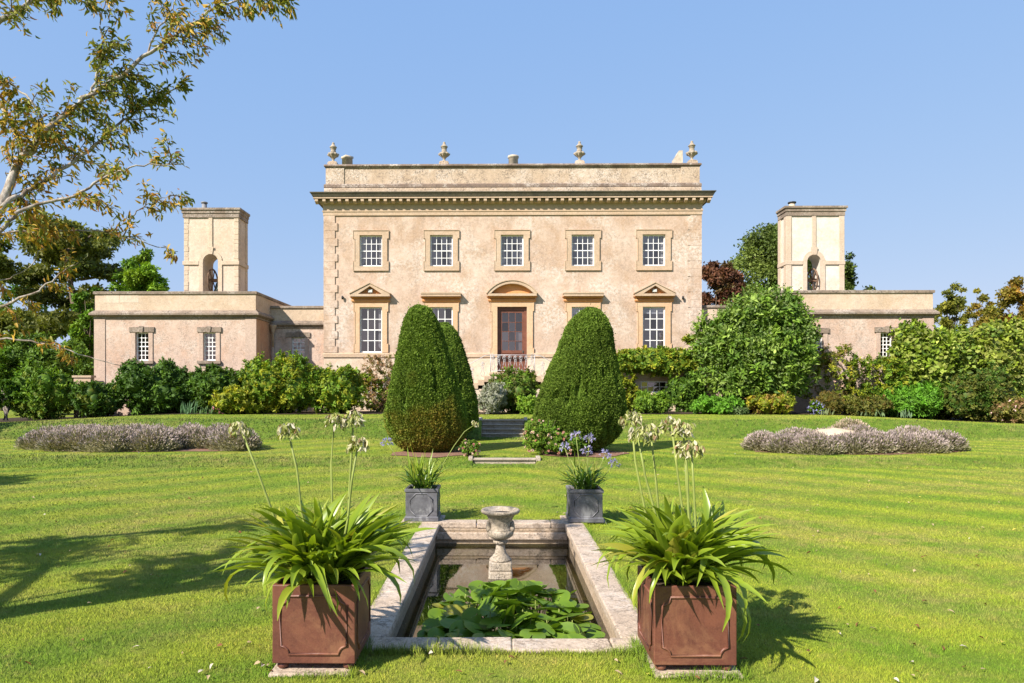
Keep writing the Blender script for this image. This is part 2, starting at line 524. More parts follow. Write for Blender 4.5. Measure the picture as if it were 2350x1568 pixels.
def water_mat():
    m, nt, out = new_mat('pond_water'); g = NT(nt); p = g.pos()
    n = g.noise(p, 1.6, 5, .65, .4)
    c = g.mix(g.ramp(n, .40, .62), (.010, .008, .003), (.030, .026, .005))
    sc = g.noise(p, 24, 5, .75)
    sm = g.math('MULTIPLY', g.ramp(sc, .56, .70), g.ramp(g.noise(p, 1.9, 4, .6), .44, .62))
    c = g.mix(g.math('MULTIPLY', sm, .55), c, (.13, .115, .02))
    rg = g.math('ADD', .02, g.math('MULTIPLY', sm, .5))
    b = g.bsdf(c, rg, .5, 0, g.bump(g.noise(g.mapv(p, (1, .5, 1)), 4, 2, .5), .015, .02))
    b.inputs['IOR'].default_value = 2.35
    g.l(b.outputs[0], out.inputs[0]); return m
M['water'] = water_mat()

def strap_mat(name, dark, light, rough=.35, spec=.5):
    m, nt, out = new_mat(name); g = NT(nt)
    a = g.n('ShaderNodeAttribute', attribute_name='col')
    oi = g.n('ShaderNodeObjectInfo')
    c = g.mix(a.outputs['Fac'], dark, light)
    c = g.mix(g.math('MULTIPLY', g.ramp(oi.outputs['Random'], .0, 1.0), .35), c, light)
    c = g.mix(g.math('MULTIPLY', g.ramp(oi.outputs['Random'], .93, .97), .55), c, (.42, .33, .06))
    b = g.bsdf(c, rough, spec)
    t = g.n('ShaderNodeBsdfTranslucent'); g.l(g.mix(1, c, (1.3, 1.3, .4), 'MULTIPLY'), t.inputs[0])
    mx = g.n('ShaderNodeMixShader'); mx.inputs[0].default_value = .3
    g.l(b.outputs[0], mx.inputs[1]); g.l(t.outputs[0], mx.inputs[2]); g.l(mx.outputs[0], out.inputs[0]); return m
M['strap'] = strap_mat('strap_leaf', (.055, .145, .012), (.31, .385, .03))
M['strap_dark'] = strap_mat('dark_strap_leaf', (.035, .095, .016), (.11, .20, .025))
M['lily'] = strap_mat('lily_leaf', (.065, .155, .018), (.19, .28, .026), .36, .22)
M['stalk'] = simple_mat('green_stalk', (.22, .26, .06), .5, .3, 0, .2, 9, .05)
# ------------------------------------------------------------------ ground
def sm(t):
    t = np.clip(t, 0, 1); return t * t * (3 - 2 * t)
STEP1, STEP2, PX = 15.95, 24.2, 0.10
def gz(x, y):
    x = np.asarray(x, dtype=float); y = np.asarray(y, dtype=float)
    low = .12 * sm((y - 15.3) / .95)
    hi = .57 * sm((y - 22.3) / 1.95)
    c = np.abs(x - PX) < .74
    low = np.where(c, np.where(y > STEP1, .12, 0.0), low)
    hi = np.where(c, np.where(y > STEP2, .57, 0.0), hi)
    side = 1 - .55 * sm((np.abs(x + .3) - 13.0) / 9.0) * sm((y - 21) / 3)
    und = .025 * np.sin(x * .55 + 1.0) * np.sin(y * .8) * sm((y - 10) / 3) * sm((np.abs(x) - 2) / 2) * (1 - sm((y - 27) / 3))
    return low + hi * side + und

POOL = dict(x0=-.772, x1=.815, y0=4.66, y1=8.68, cw=.25)
def grid_lines(vals): return np.array(sorted(set(np.round(vals, 4))))
gx = grid_lines(list(np.linspace(-40, 40, 161)) + [-1500, -700, -300, -150, -90, -60, 60, 90, 150, 300, 700, 1500] + [PX - .745, PX - .735, PX + .735, PX + .745, POOL['x0'] - .1, POOL['x1'] + .1] + list(np.linspace(-2.5, 2.5, 21)))
gy = grid_lines(list(np.linspace(2, 36, 137)) + [-300, -100, -40, -15, -5, 0, 1, 40, 50, 70, 100, 200, 400, 900, 2500] + [STEP1 - .004, STEP1 + .004, STEP2 - .004, STEP2 + .004, POOL['y0'] - .1, POOL['y1'] + .1])
GX, GY = np.meshgrid(gx, gy)
GZ = gz(GX, GY)
nx, ny = len(gx), len(gy)
idx = np.arange(nx * ny).reshape(ny, nx)
cxm = (gx[:-1] + gx[1:]) / 2; cym = (gy[:-1] + gy[1:]) / 2
CXm, CYm = np.meshgrid(cxm, cym)
keep = ~((CXm > POOL['x0'] - .1) & (CXm < POOL['x1'] + .1) & (CYm > POOL['y0'] - .1) & (CYm < POOL['y1'] + .1))
a = idx[:-1, :-1][keep]; b = idx[:-1, 1:][keep]; c = idx[1:, 1:][keep]; d = idx[1:, :-1][keep]
T = np.concatenate([np.stack([a, b, c], 1), np.stack([a, c, d], 1)])
lawn = trimesh('lawn', np.stack([GX.ravel(), GY.ravel(), GZ.ravel()], 1), T, None, M['lawn'], None, (0, 0, 0), smooth=False)
tag(lawn, kind='structure')

def ground_patch(name, poly, mat, dz=.012, n=40, kind='structure'):
    """a sheet in the shape of a rounded polygon (list of x, y), lying on the lawn"""
    cx_, cy_ = np.mean([p[0] for p in poly]), np.mean([p[1] for p in poly])
    vs = [(cx_, cy_)]; rings = 8; m = len(poly)
    for r in range(1, rings + 1):
        for p in poly:
            vs.append((cx_ + (p[0] - cx_) * r / rings, cy_ + (p[1] - cy_) * r / rings))
    A = np.array(vs); Z = gz(A[:, 0], A[:, 1]) + dz
    t = [(0, 1 + k, 1 + (k + 1) % m) for k in range(m)]
    for r in range(rings - 1):
        for k in range(m):
            p0 = 1 + r * m + k; p1 = 1 + r * m + (k + 1) % m
            t += [(p0, p0 + m, p1 + m), (p0, p1 + m, p1)]
    o = trimesh(name, np.column_stack([A, Z]), np.array(t), None, mat)
    return tag(o, kind=kind)
def oval(cx_, cy_, rx, ry, n=44, seed=0, rough=.06):
    r = np.random.default_rng(seed); ph = r.random(4) * 6.28
    return [(cx_ + rx * math.cos(t) * (1 + rough * math.sin(3 * t + ph[0]) + rough * .7 * math.sin(7 * t + ph[1])),
             cy_ + ry * math.sin(t) * (1 + rough * math.sin(4 * t + ph[2]) + rough * .7 * math.sin(9 * t + ph[3]))) for t in np.linspace(0, 2 * PI, n, endpoint=False)]
ground_patch('soil_bed', oval(-1.78, 17.35, .95, 1.1, seed=1, rough=.1), M['soil'])
ground_patch('soil_bed', oval(2.05, 17.35, 1.05, 1.1, seed=2, rough=.1), M['soil'])
# planted border under the house: a strip behind the crest of the lawn
bx = np.linspace(-24, 26, 101)
front = 29.6 + .18 * np.sin(bx * .9) + .1 * np.sin(bx * 2.3) - 1.8 * sm((np.abs(bx + .3) - 15) / 9)
rows = 8
V = []; 
for k in range(rows + 1):
    yy = front + (34.2 - front) * k / rows
    V.append(np.column_stack([bx, yy, gz(bx, yy) + .02]))
V = np.concatenate(V); m_ = len(bx)
t = []
for k in range(rows):
    for i in range(m_ - 1):
        p = k * m_ + i
        t += [(p, p + 1, p + m_ + 1), (p, p + m_ + 1, p + m_)]
tag(trimesh('soil_border', V, np.array(t), None, M['soil_dark']), kind='structure')

# ------------------------------------------------------------------ pool
def rs(a, b): return float(RNG.uniform(a, b))
P0, P1, Q0, Q1, CW = POOL['x0'], POOL['x1'], POOL['y0'], POOL['y1'], POOL['cw']
WZ = -.24
pool = thing('garden_pool', ((P0 + P1) / 2, Q0 - CW, 0), 'long rectangular pool sunk in the lawn with a pale stone coping', 'pool')
mb = MB()
e = .0
wg = .05
for bb in ((P0 - .2, P0 - wg, Q0 - .2, Q1 + .2), (P1 + wg, P1 + .2, Q0 - .2, Q1 + .2), (P0 - wg, P1 + wg, Q0 - .2, Q0 - wg), (P0 - wg, P1 + wg, Q1 + .02, Q1 + .2)):
    mb = MB(); mb.box(*bb, -.6, -.078); mb.obj('wall', M['pool_wall'], pool)
mb = MB()
mb = MB()
mb.prism([(P0 - .04, -.185), (P1 + .04, -.185), (P1 + .04, -.095), (P0 - .04, -.095)], Q1 - .03, Q1 + .018)
mb.obj('ledge', M['coping'], pool, bevel=.012)
for bb in ((P0 - .2, P0 - .012, Q0 - .2, Q1 + .2), (P1 + .012, P1 + .2, Q0 - .2, Q1 + .2), (P0 - .011, P1 + .011, Q0 - .2, Q0 - .012), (P0 - .011, P1 + .011, Q1 + .012, Q1 + .2)):
    mb = MB(); mb.box(*bb, -.077, -.0455); mb.obj('mortar_bed', M['pool_wall'], pool)
def stones(x0, x1, y0, y1, along, lens, z0=-.045, z1=.022):
    t0 = x0 if along == 'x' else y0; end = x1 if along == 'x' else y1
    i = 0
    while t0 < end - .05:
        t1 = min(end, t0 + lens[i % len(lens)]); i += 1
        if end - t1 < .25: t1 = end
        j = .003
        mb = MB()
        dz = rs(-.004, .005)
        if along == 'x': mb.box(t0 + j, t1 - j, y0 + rs(0, .006), y1 - rs(0, .006), z0, z1 + dz)
        else: mb.box(x0 + rs(0, .008), x1 - rs(0, .008), t0 + j, t1 - j, z0, z1 + dz)
        mb.v = [(a_ + rs(-.003, .003), b_ + rs(-.006, .006), c_ + (rs(-.004, .004) if c_ > 0 else 0)) for a_, b_, c_ in mb.v]
        o = mb.obj('coping_stone', M['coping'], pool, bevel=.011)
        t0 = t1
stones(P0 - CW, P0 + e, Q0, Q1 - e, 'y', [1.05, .8, 1.2, .95])
stones(P1 - e, P1 + CW, Q0, Q1 - e, 'y', [.9, 1.1, .75, 1.25])
stones(P0 - CW, P1 + CW, Q1 - e, Q1 + CW - .02, 'x', [.72, .95, .6])
stones(P0 - CW - .02, P1 + CW + .04, Q0 - CW + .02, Q0, 'x', [.62, .5, .66, .45])
mb = MB()
ys = np.linspace(Q0 - .05, Q1 + .05, 9)
mb.add([(P0 - .09, ys[0] - .04, WZ), (P1 + .09, ys[0] - .04, WZ), (P1 + .09, ys[-1], WZ), (P0 - .09, ys[-1], WZ)], [(0, 1, 2, 3)])
tag(mb.obj('pond_water', M['water']), kind='structure')

# ------------------------------------------------------------------ manor house
HX, HY, HZ = .59, 34.0, .62
house = thing('manor_house', (HX, HY, HZ), 'two storey Georgian house of peach coloured render with a heavy cornice', 'house')
HW = 9.37
def hx(x): return HX + x

def pierced_wall(mb, x0, x1, z0, z1, y, holes, depth=.2):
    xs = sorted(set([x0, x1] + [h[0] for h in holes] + [h[1] for h in holes]))
    zs = sorted(set([z0, z1] + [h[2] for h in holes] + [h[3] for h in holes]))
    for i in range(len(xs) - 1):
        for k in range(len(zs) - 1):
            mx, mz = (xs[i] + xs[i + 1]) / 2, (zs[k] + zs[k + 1]) / 2
            if any(h[0] < mx < h[1] and h[2] < mz < h[3] for h in holes): continue
            mb.quad((xs[i], y, zs[k]), (xs[i + 1], y, zs[k]), (xs[i + 1], y, zs[k + 1]), (xs[i], y, zs[k + 1]))
    for (a, b, c, d) in holes:
        mb.quad((a, y, c), (a, y + depth, c), (a, y + depth, d), (a, y, d))
        mb.quad((b, y, c), (b, y + depth, c), (b, y + depth, d), (b, y, d))
        mb.quad((a, y, c), (b, y, c), (b, y + depth, c), (a, y + depth, c))
        mb.quad((a, y, d), (b, y, d), (b, y + depth, d), (a, y + depth, d))

MESH = {}
def cached(key, make, name, mat):
    """mesh in local coordinates, made once and shared by alike pieces"""
    if key not in MESH:
        mb = make(); me = bpy.data.meshes.new(name)
        me.from_pydata(mb.v, [], mb.f); me.polygons.foreach_set('use_smooth', mb.sm)
        bm = bmesh.new(); bm.from_mesh(me); bmesh.ops.recalc_face_normals(bm, faces=bm.faces); bm.to_mesh(me); bm.free()
        me.materials.append(mat); MESH[key] = me
    return MESH[key]

def sash_window(parent, xc, y, z0, w, h, cols, rows, bar=.028, fr=.055, meet=True, mat='white_paint', curtain=None, sill=True):
    """frame with glazing bars set back in its opening; every pane a piece of its own"""
    def mk():
        mb = MB()
        mb.box(-w / 2, -w / 2 + fr, 0, .07, 0, h); mb.box(w / 2 - fr, w / 2, 0, .07, 0, h)
        mb.box(-w / 2 + fr, w / 2 - fr, 0, .07, 0, fr * 1.3); mb.box(-w / 2 + fr, w / 2 - fr, 0, .07, h - fr, h)
        iw, ih = w - 2 * fr, h - fr * 2.3
        for c in range(1, cols):
            x = -w / 2 + fr + iw * c / cols
            mb.box(x - bar / 2, x + bar / 2, .012, .05, fr * 1.3, h - fr)
        for r in range(1, rows):
            z = fr * 1.3 + ih * r / rows
            b = bar * 1.55 if (meet and r == rows // 2) else bar
            mb.box(-w / 2 + fr, w / 2 - fr, .006 if b > bar else .015, .047, z - b / 2, z + b / 2)
        return mb
    me = cached(('sash', w, h, cols, rows, bar, fr, mat), mk, 'window', M[mat])
    win = link('window', me, (xc, y, z0), parent)
    iw, ih = w - 2 * fr, h - fr * 2.3
    pw, ph = iw / cols, ih / rows
    pm = cached(('pane', round(pw, 4), round(ph, 4)), lambda: MB().add([(-pw / 2, 0, 0), (pw / 2, 0, 0), (pw / 2, 0, ph), (-pw / 2, 0, ph)], [(0, 1, 2, 3)]), 'pane', M['glass'])
    for c in range(cols):
        for r in range(rows):
            link('pane', pm, (xc - w / 2 + fr + pw * (c + .5), y + .03, z0 + fr * 1.3 + ph * r), win,
                 rot=(rs(-.014, .014), 0, rs(-.014, .014)))
    def room():
        mb = MB(); d = .9
        a, b = -w / 2 - .02, w / 2 + .02
        mb.quad((a, d, -.02), (b, d, -.02), (b, d, h + .02), (a, d, h + .02))
        mb.quad((a, .075, -.02), (a, d, -.02), (a, d, h + .02), (a, .075, h + .02)); mb.quad((b, .075, -.02), (b, d, -.02), (b, d, h + .02), (b, .075, h + .02))
        mb.quad((a, .075, -.02), (b, .075, -.02), (b, d, -.02), (a, d, -.02)); mb.quad((a, .075, h + .02), (b, .075, h + .02), (b, d, h + .02), (a, d, h + .02))
        return mb
    link('room', cached(('room', w, h), room, 'room', M['room']), (xc, y, z0), win)
    if curtain:
        for side in curtain:
            if side == 'b':
                mb = MB(); mb.box(xc - w / 2 + fr, xc + w / 2 - fr, y + .1, y + .106, z0 + h * .86, z0 + h)
                mb.obj('blind', M['blind'], win); continue
            mb = MB(); n = 14; cw = w * .2; vs = []
            for i in range(n):
                tt = i / (n - 1); x = xc + side * (w / 2 - cw * tt)
                yy = y + .13 + .02 * math.sin(tt * 22)
                vs += [(x, yy, z0 + .05 + .25 * tt * h * .5), (x, yy + .03 * tt, z0 + h * .98)]
            mb.add(vs, [(2 * i, 2 * i + 2, 2 * i + 3, 2 * i + 1) for i in range(n - 1)], True)
            mb.obj('curtain', M['curtain'], win)
    return win

UPX = [-7.04, -3.52, 0, 3.52, 7.04]
holes = []
for x in UPX:
    holes.append((hx(x) - .565, hx(x) + .565, 7.93, 9.48))
for x in (-7.04, -3.52, 3.52, 7.04):
    holes.append((hx(x) - .56, hx(x) + .56, 3.62, 5.89))
holes.append((HX - .735, HX + .735, 2.62, 5.90))
BASE = [(-7.04, 1.62, 2.2), (7.04, 1.62, 2.2)]
low = [(hx(x) - .65, hx(x) + .65, a_, b_) for x, a_, b_ in BASE]
mb = MB()
pierced_wall(mb, HX - HW, HX + HW, 3.39, 10.55, HY, [h for h in holes if h[2] > 3.4] + [(HX - .735, HX + .735, 3.39, 5.90)], .24)
mb.quad((HX - HW, HY, .3), (HX - HW, HY + 13, .3), (HX - HW, HY + 13, 11.6), (HX - HW, HY, 11.6))
mb.quad((HX + HW, HY, .3), (HX + HW, HY + 13, .3), (HX + HW, HY + 13, 11.6), (HX + HW, HY, 11.6))
mb.quad((HX - HW, HY + 13, .3), (HX + HW, HY + 13, .3), (HX + HW, HY + 13, 11.6), (HX - HW, HY + 13, 11.6))
mb.obj('wall', M['stucco'], house)
mb = MB()
pierced_wall(mb, HX - HW - .03, HX + HW + .03, .3, 3.39, HY - .03, low + [(HX - .735, HX + .735, 2.62, 3.39)], .27)
mb.obj('basement_wall', M['stucco_pale'], house)
mb = MB()
for (xa, xb) in ((HX - HW, HX - 1.0), (HX + 1.0, HX + HW)):
    if xa < HX - 2: mb.band(xa, xb, HY, HY + 1, [(.034, 3.385), (.085, 3.39), (.085, 3.56), (.05, 3.60), (.0, 3.615)])
    else: mb.band(xa, xb, HY, HY + 1, [(.034, 3.385), (.085, 3.39), (.085, 3.56), (.05, 3.60), (.0, 3.615)])
mb.obj('string_course', M['stone'], house)
# quoins with toothed edges
qh = .385
nq = 18
for side in (-1, 1):
    for k in range(nq):
        zt = 10.48 - k * qh; zb = zt - qh
        if zb < 3.6: zb = 3.622
        wq = .66 if k % 2 else .53
        if side < 0: x0, x1 = HX - HW - .035, HX - HW + wq
        else: x0, x1 = HX + HW - wq, HX + HW + .035
        d = .045 if side < 0 else .022
        mb = MB(); mb.box(x0, x1, HY - d - rs(0, .006), HY - .001, zb + .004, zt - .003)
        mb.obj('quoin', M['stucco'], house)
# entablature
mb = MB()
mb.band(HX - HW, HX + HW, HY, HY + 13, [(0, 10.46), (.06, 10.46), (.06, 10.62), (.09, 10.64), (.09, 10.70)])
mb.obj('architrave', M['stone'], house)
mb = MB()
mb.band(HX - HW, HX + HW, HY, HY + 13, [(.06, 10.70), (.06, 11.00), (.10, 11.02), (.20, 11.06), (.20, 11.20)])
mb.obj('frieze', M['stone'], house)
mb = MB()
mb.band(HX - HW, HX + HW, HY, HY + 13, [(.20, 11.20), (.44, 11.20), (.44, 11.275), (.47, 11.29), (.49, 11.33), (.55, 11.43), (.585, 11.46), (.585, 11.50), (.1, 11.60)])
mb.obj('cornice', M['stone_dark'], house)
mb = MB(); mb.band(HX - HW, HX + HW, HY, HY + 13, [(.436, 11.205), (.452, 11.205), (.452, 11.262), (.436, 11.265)])
mb.obj('cornice_fillet', M['stone'], house)
nm = 52
for i in range(nm):
    x = HX - HW - .30 + (2 * HW + .6) * i / (nm - 1)
    me = cached('modillion', lambda: MB().add([(-.075, -.22, .0), (.075, -.22, .0), (.075, 0, -.10), (-.075, 0, -.10), (-.075, -.22, .12), (.075, -.22, .12), (.075, 0, .12), (-.075, 0, .12)],
               [(3, 2, 1, 0), (4, 5, 6, 7), (0, 1, 5, 4), (1, 2, 6, 5), (2, 3, 7, 6), (3, 0, 4, 7)]), 'modillion', M['stone'])
    link('modillion', me, (x, HY - .203, 11.075), house)
# parapet
mb = MB()
PYo = .05
mb.band(HX - HW + .10, HX + HW - .10, HY + PYo, HY + 13, [(0, 11.55), (0, 12.84)])
mb.obj('parapet', M['parapet'], house)
for sx in (-1, 1):
    mb = MB(); xa = HX + sx * (HW - .06); xb = HX + sx * (HW - .98)
    mb.box(min(xa, xb), max(xa, xb), HY + .005, HY + 1, 11.56, 12.838)
    mb.obj('parapet_pier', M['parapet'], house)
mb = MB()
mb.band(HX - HW + .10, HX + HW - .10, HY + PYo, HY + 13, [(.11, 11.58), (.11, 11.80), (.09, 11.84)])
mb.obj('parapet_plinth', M['parapet'], house)
mb = MB()
mb.band(HX - HW + .10, HX + HW - .10, HY + PYo, HY + 13, [(.09, 11.83), (.12, 11.85), (.12, 11.99), (.06, 12.05), (.0, 12.06)])
mb.obj('parapet_moulding', M['stone_brown'], house)
mb = MB()
mb.band(HX - HW + .10, HX + HW - .10, HY + PYo, HY + 13, [(.0, 12.83), (.05, 12.85), (.07, 12.90), (.12, 12.92), (.12, 12.98), (.08, 13.02), (-.5, 13.03)])
mb.obj('parapet_coping', M['stone_brown'], house)
mb = MB(); mb.box(HX - HW + .6, HX + HW - .6, HY + .7, HY + 12.5, 11.4, 11.6); mb.obj('roof', M['slate'], house)
# surrounds of upper windows, eared
def surround_upper(xc):
    def mk():
        mb = MB()
        a, m_, e_ = .565, .79, .865
        t, b_ = 1.765, -.20
        poly = [(-e_, b_), (e_, b_), (e_, .25), (m_, .25), (m_, 1.38), (e_, 1.38), (e_, t), (-e_, t), (-e_, 1.38), (-m_, 1.38), (-m_, .25), (-e_, .25)]
        # build as boxes butted end to end
        d = .055
        mb.box(-e_, e_, -d, -.001, 1.552, t); mb.box(-e_, e_, -d, -.001, b_, -.002)
        mb.box(-e_, -a, -d, -.001, 1.38, 1.55); mb.box(a, e_, -d, -.001, 1.38, 1.55)
        mb.box(-m_, -a, -d, -.001, .25, 1.38); mb.box(a, m_, -d, -.001, .25, 1.38)
        mb.box(-e_, -a, -d, -.001, 0, .25); mb.box(a, e_, -d, -.001, 0, .25)
        # raised outer fillet
        f = .03
        mb.box(-e_ - f, e_ + f, -d - .03, -.001, t + .002, t + .035)
        mb.box(-e_ - f, e_ + f, -d - .025, -.001, b_ - .03, b_ - .002)
        for s in (-1, 1):
            for (xx, za, zb) in ((e_, b_, .25), (m_, .25, 1.38), (e_, 1.38, t)):
                x0, x1 = (xx + .002, xx + f) if s > 0 else (-xx - f, -xx - .002)
                mb.box(x0, x1, -d - .02, -.001, za + .001, zb - .001)
        return mb
    link('window_surround', cached('sur_up', mk, 'window_surround', M['stone']), (xc, HY, 7.93), house)
curt = [[-1, 1], [1], [-1, 1], [1], [1]]
for x, cu in zip(UPX, curt):
    surround_upper(hx(x))
    sash_window(house, hx(x), HY + .10, 7.93, 1.13, 1.55, 4, 4, curtain=cu)

def surround_lower(xc, a=.56, m_=.78, e_=.84, h=2.27, z0=3.62, name='sur_lo'):
    def mk():
        mb = MB(); d = .055
        mb.box(-e_, e_, -d, -.001, h + .002, h + .22)
        mb.box(-e_, -a, -d, -.001, h - .22, h); mb.box(a, e_, -d, -.001, h - .22, h)
        mb.box(-m_, -a, -d, -.001, .45, h - .22); mb.box(a, m_, -d, -.001, .45, h - .22)
        mb.box(-e_, -a, -d, -.001, 0.004, .45); mb.box(a, e_, -d, -.001, 0.004, .45)
        f = .03
        for s in (-1, 1):
            for (xx, za, zb) in ((e_, .004, .45), (m_, .45, h - .22), (e_, h - .22, h + .22)):
                x0, x1 = (xx + .002, xx + f) if s > 0 else (-xx - f, -xx - .002)
                mb.box(x0, x1, -d - .02, -.001, za + .001, zb - .001)
        return mb
    link('window_surround', cached(name, mk, 'window_surround', M['stone_warm']), (xc, HY, z0), house)
def entab(xc, hw, z, kind):
    """orange cushion frieze and shelf, with flat, gabled or arched head"""
    mb = MB()
    mb.band(xc - hw, xc + hw, HY, HY + .02, [(.06, z), (.10, z + .02), (.135, z + .075), (.135, z + .11), (.10, z + .165), (.06, z + .185)])
    mb.band(xc - hw, xc + hw, HY, HY + .02, [(.06, z + .186), (.10, z + .2), (.14, z + .25), (.20, z + .265), (.20, z + .28)])
    mb.obj('window_frieze' if kind != 'arch' else 'door_frieze', M['stone_orange'], house)
    zc = z + .28
    ov = .15
    mb = MB()
    mb.box(xc - hw - ov, xc + hw + ov, HY - .33, HY - .001, zc, zc + .115)
    if kind == 'flat':
        mb.prism([(xc - hw - ov - .03, zc + .117), (xc + hw + ov + .03, zc + .117), (xc + hw + ov + .03, zc + .15), (xc + hw + ov - .05, zc + .20), (xc - hw - ov + .05, zc + .20), (xc - hw - ov - .03, zc + .15)], HY - .36, HY - .001)
    if kind == 'gable':
        w = hw + ov + .03; r = .52; t = .13
        for s in (-1, 1):
            p = [(xc + s * w, zc + .118), (xc, zc + .118 + r), (xc, zc + .118 + r - t), (xc + s * (w - .42), zc + .118)]
            mb.prism(p if s > 0 else p[::-1], HY - .33, HY - .001)
            q = [(xc + s * (w + .01), zc + .12), (xc + s * (w + .015), zc + .165), (xc, zc + .118 + r + .055), (xc, zc + .118 + r + .003)]
            mb.prism(q if s > 0 else q[::-1], HY - .37, HY - .001)
    if kind == 'arch':
        w = hw + ov + .03; r = .63
        Rr = (w * w + r * r) / (2 * r); cz = zc + .118 + r - Rr
        a0 = math.asin(w / Rr); n = 22
        for (ri, ro, yy) in ((Rr - .14, Rr - .001, .33), (Rr + .002, Rr + .05, .37)):
            for i in range(n):
                A = -a0 + 2 * a0 * i / n; B = -a0 + 2 * a0 * (i + 1) / n
                g = [(xc + ri * math.sin(A), max(zc + .119, cz + ri * math.cos(A))), (xc + ri * math.sin(B), max(zc + .119, cz + ri * math.cos(B))),
                     (xc + ro * math.sin(B), max(zc + .119, cz + ro * math.cos(B))), (xc + ro * math.sin(A), max(zc + .119, cz + ro * math.cos(A)))]
                mb.prism(g, HY - yy, HY - .001)
    mb.obj('pediment' if kind != 'flat' else 'window_hood', M['stone'], house)
    if kind != 'flat':
        mb = MB(); w = hw + ov - .2
        if kind == 'gable':
            mb.prism([(xc - w, zc + .12), (xc + w, zc + .12), (xc, zc + .12 + .42)], HY - .05, HY - .002)
        else:
            Rr2 = Rr - .13; pts = [(xc + Rr2 * math.sin(t), cz + Rr2 * math.cos(t)) for t in np.linspace(a0 * .82, -a0 * .82, 15)]
            pts = [(px_, max(pz_, zc + .12)) for px_, pz_ in pts]
            mb.prism([(pts[-1][0], zc + .12), (pts[0][0], zc + .12)] + pts[1:-1], HY - .05, HY - .002)
        mb.obj('tympanum', M['stone_orange'], house)
    return zc
for x, kind in ((-7.04, 'gable'), (-3.52, 'flat'), (3.52, 'flat'), (7.04, 'gable')):
    surround_lower(hx(x))
    sash_window(house, hx(x), HY + .08, 3.62, 1.12, 2.27, 3, 4, bar=.035, curtain=['b'] if x > 0 else ([1] if x < -5 else [-1]))
    zc = entab(hx(x), .83, 6.112, kind)
    if kind == 'gable':
        f = thing('floodlight', (hx(x), HY - .12, zc + .20), 'small grey floodlight in the pediment over the %s ground floor window' % ('left hand' if x < 0 else 'right hand'), 'floodlight', 'floodlights in the pediments')
        mb = MB(); mb.box(hx(x) - .11, hx(x) + .11, HY - .22, HY - .06, zc + .2, zc + .36); mb.obj('housing', M['flood'], f, bevel=.01)
        mb = MB(); mb.box(hx(x) - .09, hx(x) + .09, HY - .226, HY - .221, zc + .22, zc + .33); mb.obj('glass', M['flood_glass'], f)
        mb = MB(); mb.box(hx(x) - .025, hx(x) + .025, HY - .1, HY - .052, zc + .13, zc + .2); mb.obj('bracket', M['flood'], f)
surround_lower(HX, .735, 1.0, 1.06, 2.5, 3.40, 'sur_door')
entab(HX, 1.06, 6.125, 'arch')
# door
door = link('door', cached('door', lambda: MB().box(-.735, -.60, 0, .10, 0, 3.28).box(.60, .735, 0, .10, 0, 3.28).box(-.60, .60, 0, .10, 3.12, 3.28)
    .box(-.598, -.50, .03, .09, 0, 3.118).box(.50, .598, .03, .09, 0, 3.118).box(-.5, .5, .03, .09, 0, .16).box(-.5, .5, .03, .09, .98, 1.12).box(-.5, .5, .03, .09, 3.0, 3.118)
    .box(-.5, -.02, .05, .08, .16, .98).box(.02, .5, .05, .08, .16, .98).box(-.02, .02, .03, .09, .16, .98)
    .box(-.18, -.15, .035, .085, 1.12, 3.0).box(.15, .18, .035, .085, 1.12, 3.0)
    .box(-.5, .5, .04, .08, 1.575, 1.60).box(-.5, .5, .04, .08, 2.045, 2.07).box(-.5, .5, .04, .08, 2.515, 2.54), 'door', M['door_paint']), (HX, HY + .12, 2.62), house)
pmd = cached('doorpane', lambda: MB().add([(-.165, 0, 0), (.165, 0, 0), (.165, 0, .47), (-.165, 0, .47)], [(0, 1, 2, 3)]), 'pane', M['glass'])
for c in range(3):
    for r in range(4):
        link('pane', pmd, (HX + (c - 1) * .333, HY + .12 + .06, 2.62 + 1.12 + .47 * r), door, rot=(rs(-.006, .006), 0, rs(-.006, .006)))
mb = MB(); mb.box(HX - .8, HX + .8, HY + 1.0, HY + 1.1, 2.5, 6); mb.box(HX - .8, HX - .74, HY + .25, HY + 1, 2.5, 6); mb.box(HX + .74, HX + .8, HY + .25, HY + 1, 2.5, 6)
mb.box(HX - .74, HX + .74, HY + .25, HY + 1, 5.9, 6); mb.obj('hall', M['room'], door)
mb = MB(); mb.lathe(0, 0, [(.01, 0), (.03, .02), (.01, .05)], 8)
mb = MB(); mb.box(HX + .52, HX + .56, HY + .10, HY + .145, 3.62, 3.74); mb.obj('handle', M['bronze'], door)
for (x, a_, b_) in BASE:
    sash_window(house, hx(x), HY + .05, a_, 1.3, b_ - a_, 4, 2, meet=False)
    mb = MB(); mb.box(hx(x) - .85, hx(x) + .85, HY - .06, HY - .031, b_, b_ + .14); mb.obj('basement_lintel', M['stone'], house)
# chimneys behind the parapet
for (u, v, w) in ((797, 360, .34), (1178, 359, .30)):
    p = U(u, v, 37.0)
    mb = MB(); mb.lathe(p.x, 37, [(w * .95, 11.6), (w * .85, p.z - .12), (w, p.z - .1), (w, p.z), (w * .7, p.z)], 4 if u < 900 else 14)
    mb.obj('chimney_pot', M['clay'], house)
p = U(1545, 366, 37.0); q = U(1563.5, 350, 37.0)
mb = MB(); mb.prism([(p.x, 11.6), (q.x, 11.6), (q.x, q.z), (q.x - .2, q.z), (p.x + .1, p.z + .1), (p.x, p.z)], 36.7, 37.3); mb.obj('chimney', M['clay'], house)

